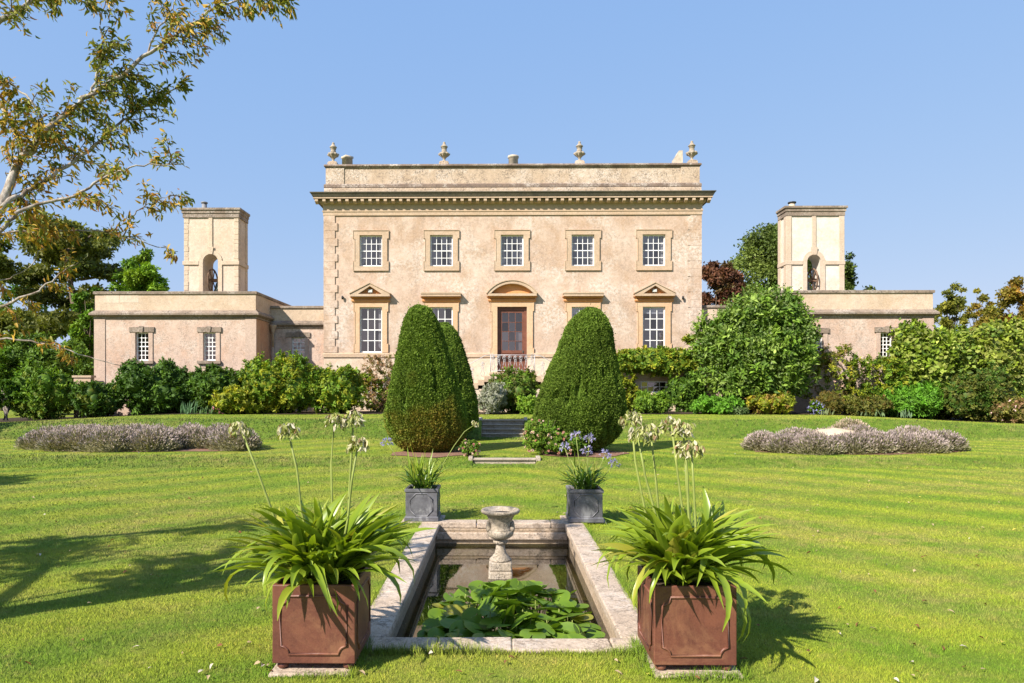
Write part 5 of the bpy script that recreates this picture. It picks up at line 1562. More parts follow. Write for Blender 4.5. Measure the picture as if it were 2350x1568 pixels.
mb = MB(); mb.lathe(UX, UYY, [(.134, z + .098), (.122, z + .11), (.118, z + .13), (.118, z + .17), (.124, z + .205), (.138, z + .235), (.155, z + .26), (.163, z + .268)], 40, mod=lambda a, zz: 1 + .010 * math.sin(7 * a + zz * 60) + .008 * math.sin(13 * a - zz * 90))
mb.obj('bowl', M['urn'], urn)
mb = MB(); mb.lathe(UX, UYY, [(.150, z + .262), (.185, z + .268), (.203, z + .285), (.205, z + .30), (.195, z + .312), (.172, z + .306), (.15, z + .28), (.12, z + .25), (.03, z + .235)], 48, mod=lambda a, zz: 1 + .010 * math.sin(20 * a), cap=False)
mb.obj('rim', M['urn'], urn)
for s, k in ((-1, .2), (-1, 2.9), (1, .2), (1, 2.9)):
    a = (0 if s > 0 else PI) + (k - 1.5) * .28
    mx_, my_ = UX + .132 * math.cos(a), UYY - abs(.132 * math.sin(a)) * (1 if k < 1.5 else -1)
    mb = MB(); mb.lathe(mx_, my_, [(.012, z + .08), (.026, z + .10), (.03, z + .125), (.02, z + .15), (.026, z + .165), (.008, z + .185)], 10)
    mb.obj('handle_mask', M['urn'], urn)

# ------------------------------------------------------------------ planters
def moulding_path(w, h, notch, kind):
    """outline of a raised panel: scalloped or clipped corners, in (x, z) about the centre"""
    pts = []
    for (sx, sz) in ((1, 1), (-1, 1), (-1, -1), (1, -1)):
        X, Z = sx * w / 2, sz * h / 2
        if kind == 'clip':
            p = [(X, Z - sz * notch), (X - sx * notch, Z)]
        else:
            p = [(X - sx * notch * (1 - math.cos(t)) * 0 - sx * notch * math.sin(t) * 1.0, Z - sz * notch * math.cos(t)) for t in np.linspace(0, PI / 2, 6)]
        if sx * sz < 0: p = p[::-1]
        pts += p
    return pts
def planter(name, x0, x1, y0, z0, z1, mat, label, cat, group, kind, rim):
    w = x1 - x0; y1 = y0 + w; xc, yc = (x0 + x1) / 2, (y0 + y1) / 2
    t = thing(name, (xc, yc, z0 - .04), label, cat, group)
    th = .025
    mb = MB()
    o = [(x0, y0), (x1, y0), (x1, y1), (x0, y1)]
    i = [(x0 + th, y0 + th), (x1 - th, y0 + th), (x1 - th, y1 - th), (x0 + th, y1 - th)]
    vs = [(*p, z0) for p in o] + [(*p, z1) for p in o] + [(*p, z1) for p in i] + [(*p, z1 - .12) for p in i]
    fs = [(3, 2, 1, 0)]
    for k in range(4):
        n = (k + 1) % 4
        fs += [(k, n, n + 4, k + 4), (k + 4, n + 4, n + 8, k + 8), (k + 8, n + 8, n + 12, k + 12)]
    fs.append((12, 13, 14, 15))
    mb.add(vs, fs); mb.obj('body', mat, t, bevel=.006)
    h = z1 - z0
    if rim:
        mb = MB(); mb.band(x0, x1, y0, y1 + .002, [(.001, z1 - .045), (.012, z1 - .035), (.012, z1 - .003), (.001, z1 + .004)])
        mb.quad((x0 - .001, y1 + .003, z1 - .045), (x1 + .001, y1 + .003, z1 - .045), (x1 + .001, y1 + .003, z1 + .004), (x0 - .001, y1 + .003, z1 + .004)); mb.obj('rim', mat, t)
        mb = MB(); mb.band(x0, x1, y0, y1 + .002, [(.001, z0 + .06), (.014, z0 + .045), (.014, z0 - .002), (.001, z0 - .003)]); mb.obj('base_moulding', mat, t)
    pw, ph = (w * .72, h * .70) if kind == 'clip' else (w * .80, h * .74)
    path = moulding_path(pw, ph, .075 if kind == 'clip' else .05, kind)
    zc = (z0 + z1) / 2 - (0 if rim else .005)
    rad = .0085 if kind == 'clip' else .009
    for face in range(4):
        if face == 0: P = [(xc + a, y0 - .001, zc + b) for a, b in path]
        elif face == 1: P = [(x1 + .001, yc + a, zc + b) for a, b in path]
        elif face == 2: P = [(xc + a, y1 + .001, zc + b) for a, b in path]
        else: P = [(x0 - .001, yc + a, zc + b) for a, b in path]
        mb = MB(); mb.tube(P, rad, 6, closed=True); mb.obj('panel_moulding', mat, t)
    if not rim:
        for sx in (0, 1):
            for sy in (0, 1):
                fx = x0 + .05 if sx == 0 else x1 - .05; fy = y0 + .05 if sy == 0 else y1 - .05
                mb = MB(); mb.lathe(fx, fy, [(.022, z0 - .042), (.034, z0 - .03), (.034, z0 - .012), (.02, z0 - .001)], 12); mb.obj('foot', mat, t)
    mb = MB(); mb.box(x0 + th + .001, x1 - th - .001, y0 + th + .001, y1 - th - .001, z1 - .119, z1 - .04); mb.obj('soil', M['soil_dark'], t)
    return xc, yc
def slab(x0, x1, y0, y1, z1, label, rot=0):
    mb = MB(); mb.box(x0, x1, y0, y1, -.04, z1)
    o = mb.obj('paving_slab', M['coping'], bevel=.012); o.rotation_euler = (0, 0, rot)
    tag(o, label, 'slab', 'stone slabs under the planters')
CT = [planter('steel_planter', -1.372, -.872, 4.09, .062, .535, M['corten'], 'rusty red cube planter left of the pool in the foreground', 'planter', 'rusted cube planters', 'scallop', False),
      planter('steel_planter', .918, 1.412, 4.09, .062, .535, M['corten'], 'rusty red cube planter right of the pool in the foreground', 'planter', 'rusted cube planters', 'scallop', False)]
slab(-1.39, -.90, 4.045, 4.6, .018, 'stone slab under the left rusty planter', .03)
slab(.92, 1.45, 4.045, 4.6, .018, 'stone slab under the right rusty planter', -.02)
LD = [planter('lead_planter', -1.215, -.808, 8.74, .034, .445, M['lead'], 'grey lead cube planter at the far left corner of the pool', 'planter', 'grey lead cube planters', 'clip', True),
      planter('lead_planter', .885, 1.303, 8.70, .034, .445, M['lead'], 'grey lead cube planter at the far right corner of the pool', 'planter', 'grey lead cube planters', 'clip', True)]
slab(-1.27, -.74, 8.72, 9.22, .030, 'stone slab under the left lead planter')
slab(.80, 1.36, 8.72, 9.20, .030, 'stone slab under the right lead planter')

# ------------------------------------------------------------------ strap leaved plants
def strap_mesh(L, W, e0, bend, twist, key, mat, pw=1.35, wave=0.0, kink=None):
    n = 9; vs = []; cs = []
    x = z = 0.0; ds = L / n
    for i in range(n + 1):
        s = i / n
        th = e0 - bend * s ** pw
        if kink and s > kink: th = min(th, -1.35)
        if i > 0:
            x += ds * math.cos(th); z += ds * math.sin(th)
        w = W * (1 - .25 * (1 - min(1, s * 3)) ) * (1 - max(0, (s - .55) / .45) ** 1.9)
        w = max(w, W * .03)
        tw = twist * s
        nx_, nz_ = -math.sin(th), math.cos(th)
        yy = wave * math.sin(s * 3.1)
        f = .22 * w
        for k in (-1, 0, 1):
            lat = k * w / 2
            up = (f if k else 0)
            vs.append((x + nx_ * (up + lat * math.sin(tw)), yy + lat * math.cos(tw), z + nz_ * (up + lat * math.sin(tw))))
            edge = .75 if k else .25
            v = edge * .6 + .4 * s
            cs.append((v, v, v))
    T = []
    for i in range(n):
        for k in range(2):
            a = i * 3 + k
            T += [(a, a + 3, a + 4), (a, a + 4, a + 1)]
    me = bpy.data.meshes.new('leaf')
    V = np.array(vs, dtype=np.float32); T = np.array(T, dtype=np.int32)
    me.vertices.add(len(V)); me.vertices.foreach_set('co', V.ravel())
    me.loops.add(T.size); me.loops.foreach_set('vertex_index', T.ravel())
    me.polygons.add(len(T)); me.polygons.foreach_set('loop_start', np.arange(0, T.size, 3, dtype=np.int32))
    me.polygons.foreach_set('use_smooth', np.ones(len(T), bool))
    me.update(calc_edges=True)
    C4 = np.ones((len(V), 4), dtype=np.float32); C4[:, :3] = np.array(cs)
    me.attributes.new('col', 'FLOAT_COLOR', 'POINT').data.foreach_set('color', C4.ravel())
    me.materials.append(mat)
    return me

r_ = np.random.default_rng(8)
BIG = {'up': [], 'mid': [], 'low': []}
for k in range(10):
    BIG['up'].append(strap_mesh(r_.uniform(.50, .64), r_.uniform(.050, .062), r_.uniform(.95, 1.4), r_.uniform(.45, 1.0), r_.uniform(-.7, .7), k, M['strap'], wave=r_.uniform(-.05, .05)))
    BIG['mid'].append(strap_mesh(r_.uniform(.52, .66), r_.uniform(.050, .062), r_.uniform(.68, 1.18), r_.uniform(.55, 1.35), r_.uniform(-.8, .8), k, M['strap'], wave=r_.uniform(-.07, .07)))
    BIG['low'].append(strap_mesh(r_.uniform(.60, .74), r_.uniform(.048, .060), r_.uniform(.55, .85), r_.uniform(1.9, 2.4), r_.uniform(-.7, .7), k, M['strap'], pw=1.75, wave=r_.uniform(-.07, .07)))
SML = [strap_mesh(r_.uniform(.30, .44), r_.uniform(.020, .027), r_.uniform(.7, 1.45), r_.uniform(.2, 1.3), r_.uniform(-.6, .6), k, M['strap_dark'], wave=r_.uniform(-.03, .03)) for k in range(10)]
SMLU = [strap_mesh(r_.uniform(.42, .56), r_.uniform(.020, .026), r_.uniform(1.25, 1.5), r_.uniform(.05, .5), r_.uniform(-.4, .4), k, M['strap'], wave=r_.uniform(-.03, .03)) for k in range(5)]

def seed_head(p, axis, r, R=.075, n=30, pal=None, drop=.9, parent=None, name='seed_head', pod=.045, pw=.018):
    """umbel: short stalks arching out from one point, each with a hanging pod or floret"""
    a = r.random(n) * 2 * PI; e = r.uniform(-.35, 1.25, n)
    d = np.column_stack([np.cos(a) * np.cos(e), np.sin(a) * np.cos(e), np.sin(e)])
    P0 = np.array(p)[None] + d * .01
    tip = np.array(p)[None] + d * R * r.uniform(.65, 1.05, n)[:, None]
    S_ = np.tile(np.array([[.30, .32, .12]]), (n, 1))
    parts = [leaf_arrays(np.repeat(P0, 1, 0), tip - P0, nrm(r.normal(size=(n, 3))), np.linalg.norm(tip - P0, axis=1), np.full(n, .004), S_, .0, .0)]
    for q in range(3):
        D = nrm(d * (1 - drop) + np.array([0, 0, -drop]) + r.normal(size=(n, 3)) * .28)
        N = nrm(r.normal(size=(n, 3)))
        ln = pod * r.uniform(.7, 1.25, n)
        parts.append(leaf_arrays(tip, D, N, ln, np.full(n, pw) * r.uniform(.8, 1.3, n), np.clip(pick(pal, n, r) * (1 + .15 * r.normal(size=(n, 1))), .01, .9), .3, .12, True))
    V, T, C = merge(parts)
    return trimesh(name, V, T, C, M['petal'], parent)

PODS = [((.52, .48, .28), 3), ((.38, .40, .14), 3), ((.62, .56, .43), 2), ((.24, .27, .06), 2), ((.33, .20, .12), 1)]
def agapanthus(xc, yc, zb, n_up, n_mid, n_low, stalks, label, seed, heads='pods'):
    r = np.random.default_rng(seed)
    t = thing('agapanthus', (xc, yc, zb), label, 'plant', 'agapanthus growing in the rusted planters')
    ng = 9
    gs = [(xc + r.uniform(-.15, .15), yc + r.uniform(-.15, .15)) for _ in range(ng)]
    for kind, n in (('up', n_up), ('mid', n_mid), ('low', n_low)):
        for k in range(n):
            g = gs[k % ng]
            out = math.atan2(g[1] - yc, g[0] - xc)
            a = out + r.normal() * 1.1 if kind != 'up' else r.random() * 2 * PI
            if kind == 'low': a = 2 * PI * (k + r.random()) / n
            b = (g[0] * .75 + xc * .25 + .02 * r.normal(), g[1] * .75 + yc * .25 + .02 * r.normal(), zb + r.uniform(-.02, .03) + (.05 if kind == 'low' else 0))
            s = r.uniform(.82, 1.08)
            link('leaf', BIG[kind][int(r.integers(10))], b, t, rot=(r.normal() * .22, r.normal() * .18, a), scale=(s, s, s))
    for (bx0, by0, u, v, Y) in stalks:
        e = U(u, v, Y)
        b = Vector((bx0, by0, zb))
        m1 = b.lerp(e, .45) + Vector((.012 * r.normal(), 0, 0))
        mb = MB(); mb.tube([b, b.lerp(m1, .5), m1, m1.lerp(e, .5) + Vector((.008 * r.normal(), 0, 0)), e], [.0095, .009, .008, .0072, .0065], 7)
        st = mb.obj('flower_stem', M['stalk'], t)
        seed_head(e, None, r, R=.067, n=34, pal=PODS, parent=st)
    return t
xc, yc = CT[0]
agapanthus(xc, yc, .50, 105, 120, 26, [(xc - .17, yc + .02, 553, 985, 4.35), (xc - .08, yc + .1, 661, 989, 4.5), (xc + .03, yc + .08, 767, 968, 4.45), (xc + .10, yc + .1, 811, 962, 4.5), (xc + .09, yc - .05, 822, 1019, 4.3)],
           'big strap leaved agapanthus with five faded seed heads in the left rusty planter', 301)
xc, yc = CT[1]
agapanthus(xc, yc, .50, 105, 120, 26, [(xc - .14, yc + .1, 1449, 962, 4.5), (xc - .10, yc - .02, 1464, 1000, 4.35), (xc - .06, yc + .1, 1493, 990, 4.5), (xc + .02, yc + .06, 1541, 975, 4.45), (xc + .06, yc - .02, 1567, 985, 4.4), (xc + .08, yc + .06, 1572, 1030, 4.45), (xc + .05, yc - .08, 1587, 1030, 4.25)],
           'big strap leaved agapanthus with seven pale seed heads in the right rusty planter', 302)
BLUE = [((.32, .30, .56), 3), ((.42, .38, .62), 2), ((.50, .44, .62), 1.4), ((.22, .22, .48), 1)]
def small_agapanthus(xc, yc, zb, n, nup, stalks, label, seed):
    r = np.random.default_rng(seed)
    t = thing('small_agapanthus', (xc, yc, zb), label, 'plant', 'small agapanthus in the lead planters')
    for k in range(n + nup):
        me = SML[int(r.integers(10))] if k < n else SMLU[int(r.integers(5))]
        s = r.uniform(.85, 1.15)
        link('leaf', me, (xc + r.uniform(-.12, .12), yc + r.uniform(-.12, .12), zb + r.uniform(-.01, .02)), t, rot=(r.normal() * .12, r.normal() * .1, r.random() * 2 * PI), scale=(s, s, s))
    for (bx0, by0, u, v, Y, arch, blue) in stalks:
        e = U(u, v, Y); b = Vector((bx0, by0, zb))
        m1 = b.lerp(e, .5) + Vector((0, 0, arch))
        mb = MB(); mb.tube([b, b.lerp(m1, .5) + Vector((0, 0, arch * .35)), m1, m1.lerp(e, .5) + Vector((0, 0, arch * .35)), e], [.007, .006, .0055, .005, .0045], 6)
        st = mb.obj('flower_stem', M['stalk'], t)
        if blue: seed_head(e, None, r, R=.062, n=26, pal=BLUE, drop=.35, parent=st, name='flower_head', pod=.035, pw=.012)
        else: seed_head(e, None, r, R=.055, n=26, pal=PODS, parent=st, pod=.035, pw=.014)
xc, yc = LD[0]
small_agapanthus(xc, yc, .41, 80, 30, [(xc - .05, yc, 888, 1016, 8.9, .0, True), (xc + .12, yc, 1091, 974, 8.9, .14, False)], 'spiky agapanthus with one long bowed stalk in the left lead planter', 311)
xc, yc = LD[1]
small_agapanthus(xc, yc, .41, 100, 8, [(xc - .02, yc, 1322, 1003, 9.0, .0, True), (xc + .02, yc, 1352, 1008, 9.0, 0, True), (xc + .03, yc, 1347, 1036, 8.9, 0, True), (xc - .06, yc, 1296, 1028, 9.0, 0, True), (xc + .1, yc, 1388, 1045, 8.9, .01, True), (xc + .14, yc, 1410, 1065, 8.9, .02, True)],
                 'dark leaved agapanthus with lilac blue flowers in the right lead planter', 312)

# ------------------------------------------------------------------ rose bushes by the low step
def rose(u0, u1, v0, v1, Y, n, label, seed, pinks):
    r = np.random.default_rng(seed)
    a, b = U(u0, v1, Y), U(u1, v0, Y)
    xc = (a.x + b.x) / 2; rx = (b.x - a.x) / 2; z0 = float(gz(xc, Y)); z1 = b.z
    t = thing('rose_bush', (xc, Y, z0), label, 'rose', 'pink roses beside the low step')
    L = lobes_auto(xc, Y, z0 + .06, z1, rx, rx * .8, 8, r)
    V, T, C = merge(leafy(L, n, .055, G_MID + G_LIGHT[:1] + [((.22, .23, .05), 1.5)], r, core=False, rnd=1.0, per=14, clump=.2, inner=.75))
    trimesh('foliage', V, T, C, M['leaf'], t)
    mb = MB()
    for k in range(12):
        aa = r.random() * 6.28; q = r.uniform(.3, .8)
        mb.tube([(xc + .05 * math.cos(aa), Y + .05 * math.sin(aa), z0 - .02), (xc + rx * q * .5 * math.cos(aa), Y + rx * q * .4 * math.sin(aa), z0 + (z1 - z0) * .5), (xc + rx * q * math.cos(aa), Y + rx * q * .8 * math.sin(aa), z0 + (z1 - z0) * r.uniform(.7, .95))], [.012, .008, .004], 5)
    o = mb.obj('stems', M['bark'], t); o['kind'] = 'stuff'
    fp, fn = shell(L, pinks, r, .05)
    for k in range(pinks):
        m_ = 16
        d = nrm(r.normal(size=(m_, 3)) * .6 + fn[k] + np.array([0, -.2, .4]))
        col = np.array([(.72, .40, .36), (.78, .55, .47), (.80, .64, .58)])[int(r.integers(3))]
        V, T, C = leaf_arrays(np.tile(fp[k] + fn[k] * .03, (m_, 1)), d, nrm(r.normal(size=(m_, 3)) + fn[k]), np.full(m_, .046), np.full(m_, .044), np.clip(col[None] * (1 + .12 * r.normal(size=(m_, 1))), 0, 1), .25, .2)
        trimesh('bloom', V, T, C, M['petal'], t)
rose(1200, 1288, 960, 1066, 16.9, 6500, 'tall pink flowered rose bush at the right end of the low step', 321, 46)
rose(1255, 1345, 990, 1070, 16.6, 5600, 'darker leafy rose bush under the right yew beside the taller rose', 322, 26)
rose(1056, 1102, 1008, 1068, 16.3, 1900, 'small sparse pink rose bush at the left end of the low step', 323, 16)

# ------------------------------------------------------------------ water lily
lil = thing('water_lily', (.15, 5.6, WZ), 'dense water lily with raised glossy leaves filling the near end of the pool', 'water lily')
def lily_mesh(r, cup):
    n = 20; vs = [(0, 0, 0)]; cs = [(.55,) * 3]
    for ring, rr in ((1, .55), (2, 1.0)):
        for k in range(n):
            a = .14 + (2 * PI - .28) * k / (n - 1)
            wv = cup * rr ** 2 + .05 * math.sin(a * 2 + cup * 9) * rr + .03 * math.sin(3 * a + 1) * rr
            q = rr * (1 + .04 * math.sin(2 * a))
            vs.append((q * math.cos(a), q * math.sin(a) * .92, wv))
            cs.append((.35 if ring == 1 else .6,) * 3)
    T = []
    for k in range(n - 1):
        T.append((0, 1 + k, 2 + k)); T += [(1 + k, 1 + n + k, 2 + n + k), (1 + k, 2 + n + k, 2 + k)]
    me = bpy.data.meshes.new('leaf'); me.from_pydata(vs, [], T)
    me.polygons.foreach_set('use_smooth', [True] * len(T)); me.update()
    C4 = np.ones((len(vs), 4), dtype=np.float32); C4[:, :3] = np.array(cs)
    me.attributes.new('col', 'FLOAT_COLOR', 'POINT').data.foreach_set('color', C4.ravel())
    me.materials.append(M['lily']); return me
r_ = np.random.default_rng(19)
LM = [lily_mesh(r_, c) for c in (-.14, -.06, .0, .05, .10, .2, -.1, .06)]
placed = []
def lily_front(y): return 0
tries = 0
while len(placed) < 250 and tries < 8000:
    tries += 1
    y = 4.70 + 1.95 * r_.random() ** .9
    x = r_.uniform(-.74, .79)
    f = (y - 4.7) / 1.95
    # outline of the patch, widest at the near end and heaped in the middle
    if x < -.73 + .40 * f or x > .79 - .25 * f * f: continue
    if f > .78 and not (-.12 < x < .35): continue
    hgt = max(0, 1 - ((x - .08) / .75) ** 2) * max(0, 1 - ((f - .42) / .62) ** 2)
    if min([9] + [math.hypot(x - p[0], y - p[1]) for p in placed]) < .056: continue
    z = WZ + .012 + hgt * .27 * r_.uniform(.45, 1.05)
    placed.append((x, y))
    s = r_.uniform(.060, .098) * (1.12 if hgt > .3 else .95)
    tilt = .07 if hgt < .12 else .33
    link('leaf', LM[int(r_.integers(8))], (x, y, z), lil, rot=(r_.normal() * tilt + (.15 if hgt > .3 else 0), r_.normal() * tilt, r_.random() * 6.28), scale=(s, s, s))
    if hgt > .1:
        mb = MB(); mb.tube([(x + .04 * r_.normal(), y + .04 * r_.normal(), WZ - .05), (x, y, z)], .0045, 5)
        mb.obj('leaf_stalk', M['stalk'], lil)

# ------------------------------------------------------------------ overhanging tree at the left
tr = np.random.default_rng(23)
ot = thing('overhanging_tree', (-6.3, 3.0, 0), 'tree with pale bark and yellowing narrow leaves reaching in from the left', 'tree')
YB = 4.7
def W3(pts):
    return [U(u, v, Y) for u, v, Y in pts]
LIMBS = [
    ('branch', [(-60, 560, 4.5), (0, 475, 4.6), (38, 390, 4.7), (78, 330, 4.75), (110, 296, 4.8), (150, 262, 4.85), (210, 215, 4.95), (262, 185, 5.0), (330, 130, 5.1), (400, 85, 5.15), (455, 45, 5.2), (500, 15, 5.25), (600, -8, 5.3), (655, 5, 5.35)], .050, .006),
    ('branch', [(-30, 520, 4.6), (10, 470, 4.6), (60, 440, 4.7), (120, 405, 4.8), (190, 358, 4.9), (245, 310, 5.0), (285, 278, 5.1), (330, 250, 5.2), (380, 215, 5.3), (420, 200, 5.3)], .030, .005),
    ('branch', [(-60, 600, 4.4), (-10, 545, 4.4), (22, 508, 4.45), (62, 476, 4.5), (150, 455, 4.55), (205, 430, 4.6), (245, 405, 4.65), (300, 385, 4.7), (360, 378, 4.75), (425, 375, 4.8)], .026, .004),
    ('branch', [(-60, 575, 4.9), (10, 538, 4.9), (95, 533, 4.95), (200, 530, 5.0), (280, 543, 5.05), (340, 560, 5.1), (408, 577, 5.1)], .016, .003),
    ('branch', [(-70, 760, 5.0), (0, 704, 5.0), (60, 680, 5.0), (108, 655, 5.05), (145, 625, 5.1), (180, 605, 5.1)], .024, .004),
    ('branch', [(-70, 800, 5.3), (0, 778, 5.3), (70, 782, 5.35), (130, 795, 5.4), (200, 820, 5.4), (275, 838, 5.45)], .016, .003),
    ('branch', [(-60, 90, 4.5), (0, 50, 4.5), (45, 22, 4.55), (75, -5, 4.6), (120, -40, 4.6)], .036, .010),
    ('branch', [(-50, 160, 4.9), (0, 245, 4.8), (35, 300, 4.8), (50, 350, 4.75), (45, 395, 4.7)], .022, .016),
    ('branch', [(45, 352, 4.75), (80, 330, 4.8), (115, 318, 4.85)], .022, .012),
    ('branch', [(-40, 655, 4.7), (20, 640, 4.7), (70, 610, 4.7), (95, 570, 4.75)], .010, .003),
    ('branch', [(285, 540, 5.0), (300, 500, 5.0), (330, 475, 5.0), (370, 455, 5.05), (395, 440, 5.05)], .009, .002),
    ('branch', [(-40, 20, 4.9), (80, -20, 4.9), (150, -5, 4.9), (200, 8, 4.95)], .010, .003),
    ('branch', [(210, 215, 4.95), (230, 150, 5.0), (235, 90, 5.0), (230, 40, 5.0), (250, -10, 5.0)], .014, .004),
    ('branch', [(330, 130, 5.1), (370, 60, 5.15), (400, 10, 5.2), (420, -30, 5.2)], .012, .004),
    ('branch', [(110, 296, 4.8), (70, 230, 4.8), (20, 190, 4.8), (-30, 150, 4.8)], .014, .006),
]
twigs = []   # (point, direction, size) where leaves hang
def smooth_line(P, m=4):
    out = []
    n = len(P)
    for i in range(n - 1):
        p0, p1, p2, p3 = P[max(i - 1, 0)], P[i], P[i + 1], P[min(i + 2, n - 1)]
        for k in range(m):
            t = k / m
            out.append(.5 * ((2 * p1) + (p2 - p0) * t + (2 * p0 - 5 * p1 + 4 * p2 - p3) * t * t + (3 * p1 - p0 - 3 * p2 + p3) * t ** 3))
    out.append(P[-1]); return out
tw_mb = MB()
def add_twigs(line, r0, r1, density, leafy_from, long=.45):
    n = len(line)
    tot = sum((line[i + 1] - line[i]).length for i in range(n - 1))
    cnt = int(tot * density)
    for k in range(cnt):
        f = leafy_from + (1 - leafy_from) * tr.random()
        i = min(int(f * (n - 1)), n - 2)
        p = line[i].lerp(line[i + 1], tr.random())
        d = (line[i + 1] - line[i]).normalized()
        v = Vector(tr.normal(size=3)); v -= d * v.dot(d); v.normalize()
        dirn = (d * .75 + v * .75 + Vector((.15, 0, -.10 + .3 * tr.random()))).normalized()
        L_ = long * tr.uniform(.35, 1.0) * (1 - .5 * f)
        pts = [p]; q = p
        for s in range(4):
            dirn = (dirn + Vector(tr.normal(size=3)) * .16 + Vector((0, 0, -.10))).normalized()
            q = q + dirn * (L_ / 4); pts.append(q)
        tw_mb.tube(pts, [.0045, .004, .003, .0022, .0012], 4)
        for s in range(1, 5):
            twigs.append((pts[s], (pts[s] - pts[s - 1]).normalized(), f))
            twigs.append((pts[s].lerp(pts[s - 1], .5), (pts[s] - pts[s - 1]).normalized(), f))
        if tr.random() < .55:
            dq = (dirn + Vector(tr.normal(size=3)) * .5).normalized(); q0 = pts[2]; sub = [q0]
            for s in range(3):
                dq = (dq + Vector((0, 0, -.12)) + Vector(tr.normal(size=3)) * .12).normalized(); sub.append(sub[-1] + dq * L_ * .14)
                twigs.append((sub[-1], dq, f))
            tw_mb.tube(sub, [.0028, .0022, .0018, .001], 4)
dens = [21, 18, 9, 5.5, 6, 4.5, 12, 7, 6, 3, 12, 18, 16, 14, 14]
for (nm_, pts, r0, r1), de in zip(LIMBS, dens):
    L_ = smooth_line(W3(pts))
    L_ = [p + Vector(tr.normal(size=3)) * .006 for p in L_]
    r0, r1 = r0 * .64, r1 * .8
    mb = MB(); mb.tube(L_, list(np.linspace(r0 ** .7, r1 ** .7, len(L_)) ** (1 / .7)), 8)
    mb.obj('branch', M['bark_pale'], ot)
    add_twigs(L_, r0, r1, de, .12 if r0 > .02 else .05, long=.42 if r0 > .012 else .3)
# trunk, limbs outside the view and the part of the crown that shades the lawn
base = Vector((-6.35, 3.0, 0))
mb = MB(); mb.tube([base - Vector((0, 0, .2)), base + Vector((.02, 0, .9)), base + Vector((.05, -.05, 1.8)), base + Vector((.15, -.12, 2.6)), base + Vector((.3, -.25, 3.4)), base + Vector((.5, -.4, 4.4))], [.21, .155, .13, .115, .10, .06], 12)
mb.obj('trunk', M['bark_pale'], ot)
def joint(a, b, r0, r1, sag=.15):
    a, b = Vector(a), Vector(b); m = a.lerp(b, .5) + Vector((0, 0, sag))
    L_ = smooth_line([a, m, b], 6); mb = MB(); mb.tube(L_, list(np.linspace(r0, r1, len(L_))), 8); mb.obj('branch', M['bark_pale'], ot); return L_
T1 = base + Vector((.1, -.1, 2.2)); T2 = base + Vector((.02, -.02, 1.5)); T3 = base + Vector((.3, -.25, 3.4)); T0 = base + Vector((.02, 0, .9))
for k, (i, src, rr) in enumerate(((0, T2, .075), (1, T2, .05), (2, T2, .045), (3, T2, .035), (4, T0, .04), (5, T0, .03), (6, T3, .055), (7, T3, .04), (9, T0, .02), (11, T3, .03))):
    joint(src, W3(LIMBS[i][1])[0], rr, LIMBS[i][2], .1)
out_tw = []
for k in range(7):
    a = base + Vector((.3, -.25, 3.2)) + Vector((0, 0, tr.uniform(-.8, .8)))
    ang = tr.uniform(0, 6.28)
    rad_ = tr.uniform(.4, 1.1)
    b = Vector((base.x + rad_ * math.cos(ang), base.y + rad_ * math.sin(ang) * .8, tr.uniform(3.6, 5.2)))
    L_ = joint(a, b, .05, .012, .25)
    n0 = len(twigs); add_twigs(L_, .05, .01, 7, .35, long=.9); out_tw += twigs[n0:]; del twigs[n0:]
# limb whose shade crosses the lawn from the left edge
for (a, b, dn) in (((-6.3, 2.9, 2.6), (-8.6, 4.2, 3.9), 12), ((-8.6, 4.2, 3.9), (-7.4, 4.3, 5.0), 18), ((-7.8, 3.9, 3.4), (-9.0, 3.2, 4.6), 15)):
    L_ = joint(a, b, .07, .03, .15); n0 = len(twigs); add_twigs(L_, .05, .01, dn, .3, long=1.0); out_tw += twigs[n0:]; del twigs[n0:]
o = tw_mb.obj('twigs', M['bark'], ot); o['kind'] = 'stuff'
LP = [((.40, .26, .035), 3.5), ((.52, .33, .05), 3), ((.23, .23, .035), 3), ((.13, .165, .03), 2.2), ((.50, .27, .06), 1.4), ((.40, .18, .055), .8)]
def twig_leaves(tw, per, lf, r):
    P = np.array([t[0][:] for t in tw for _ in range(per)]); D0 = np.array([t[1][:] for t in tw for _ in range(per)])
    n = len(P)
    P = P + r.normal(size=(n, 3)) * .02
    D = nrm(D0 * .7 + r.normal(size=(n, 3)) * .55 + np.array([0, 0, -.65]))
    N = nrm(r.normal(size=(n, 3)) + np.array([0, 0, .5]))
    ln = lf * r.uniform(.65, 1.3, n)
    zone = wob(P, 1.6, 4, 2)[:, None]
    A = pick(LP, n, r); B = pick([LP[2], LP[3]], n, r)
    C = np.where(zone + .35 * r.normal(size=(n, 1)) < -.38, B, A) * (1 + .15 * r.normal(size=(n, 1)))
    return P, D, N, ln, np.clip(C, .01, .8)
P, D, N, ln, C = twig_leaves(twigs, 5, .051, tr)
keep_ = tr.random(len(P)) < .8
P, D, N, ln, C = P[keep_], D[keep_], N[keep_], ln[keep_], C[keep_]
near = np.argsort(P[:, 1] - ln * 14)[:300]
rest = np.ones(len(P), bool); rest[near] = False
V, T, Cc = leaf_arrays(P[rest], D[rest], N[rest], ln[rest], ln[rest] * .33, C[rest], .2, .25, True)
o = trimesh('leaves', V, T, Cc, M['leaf'], ot); o['kind'] = 'stuff'
for i in near:
    V, T, Cc = leaf_arrays(P[i:i + 1], D[i:i + 1], N[i:i + 1], ln[i:i + 1], ln[i:i + 1] * .33, C[i:i + 1], .2, .25, True)
    trimesh('leaf', V, T, Cc, M['leaf'], ot)
P, D, N, ln, C = twig_leaves(out_tw, 5, .09, tr)
V, T, Cc = leaf_arrays(P, D, N, ln, ln * .5, C, .2, .2)
o = trimesh('outer_leaves', V, T, Cc, M['leaf'], ot); o['kind'] = 'stuff'

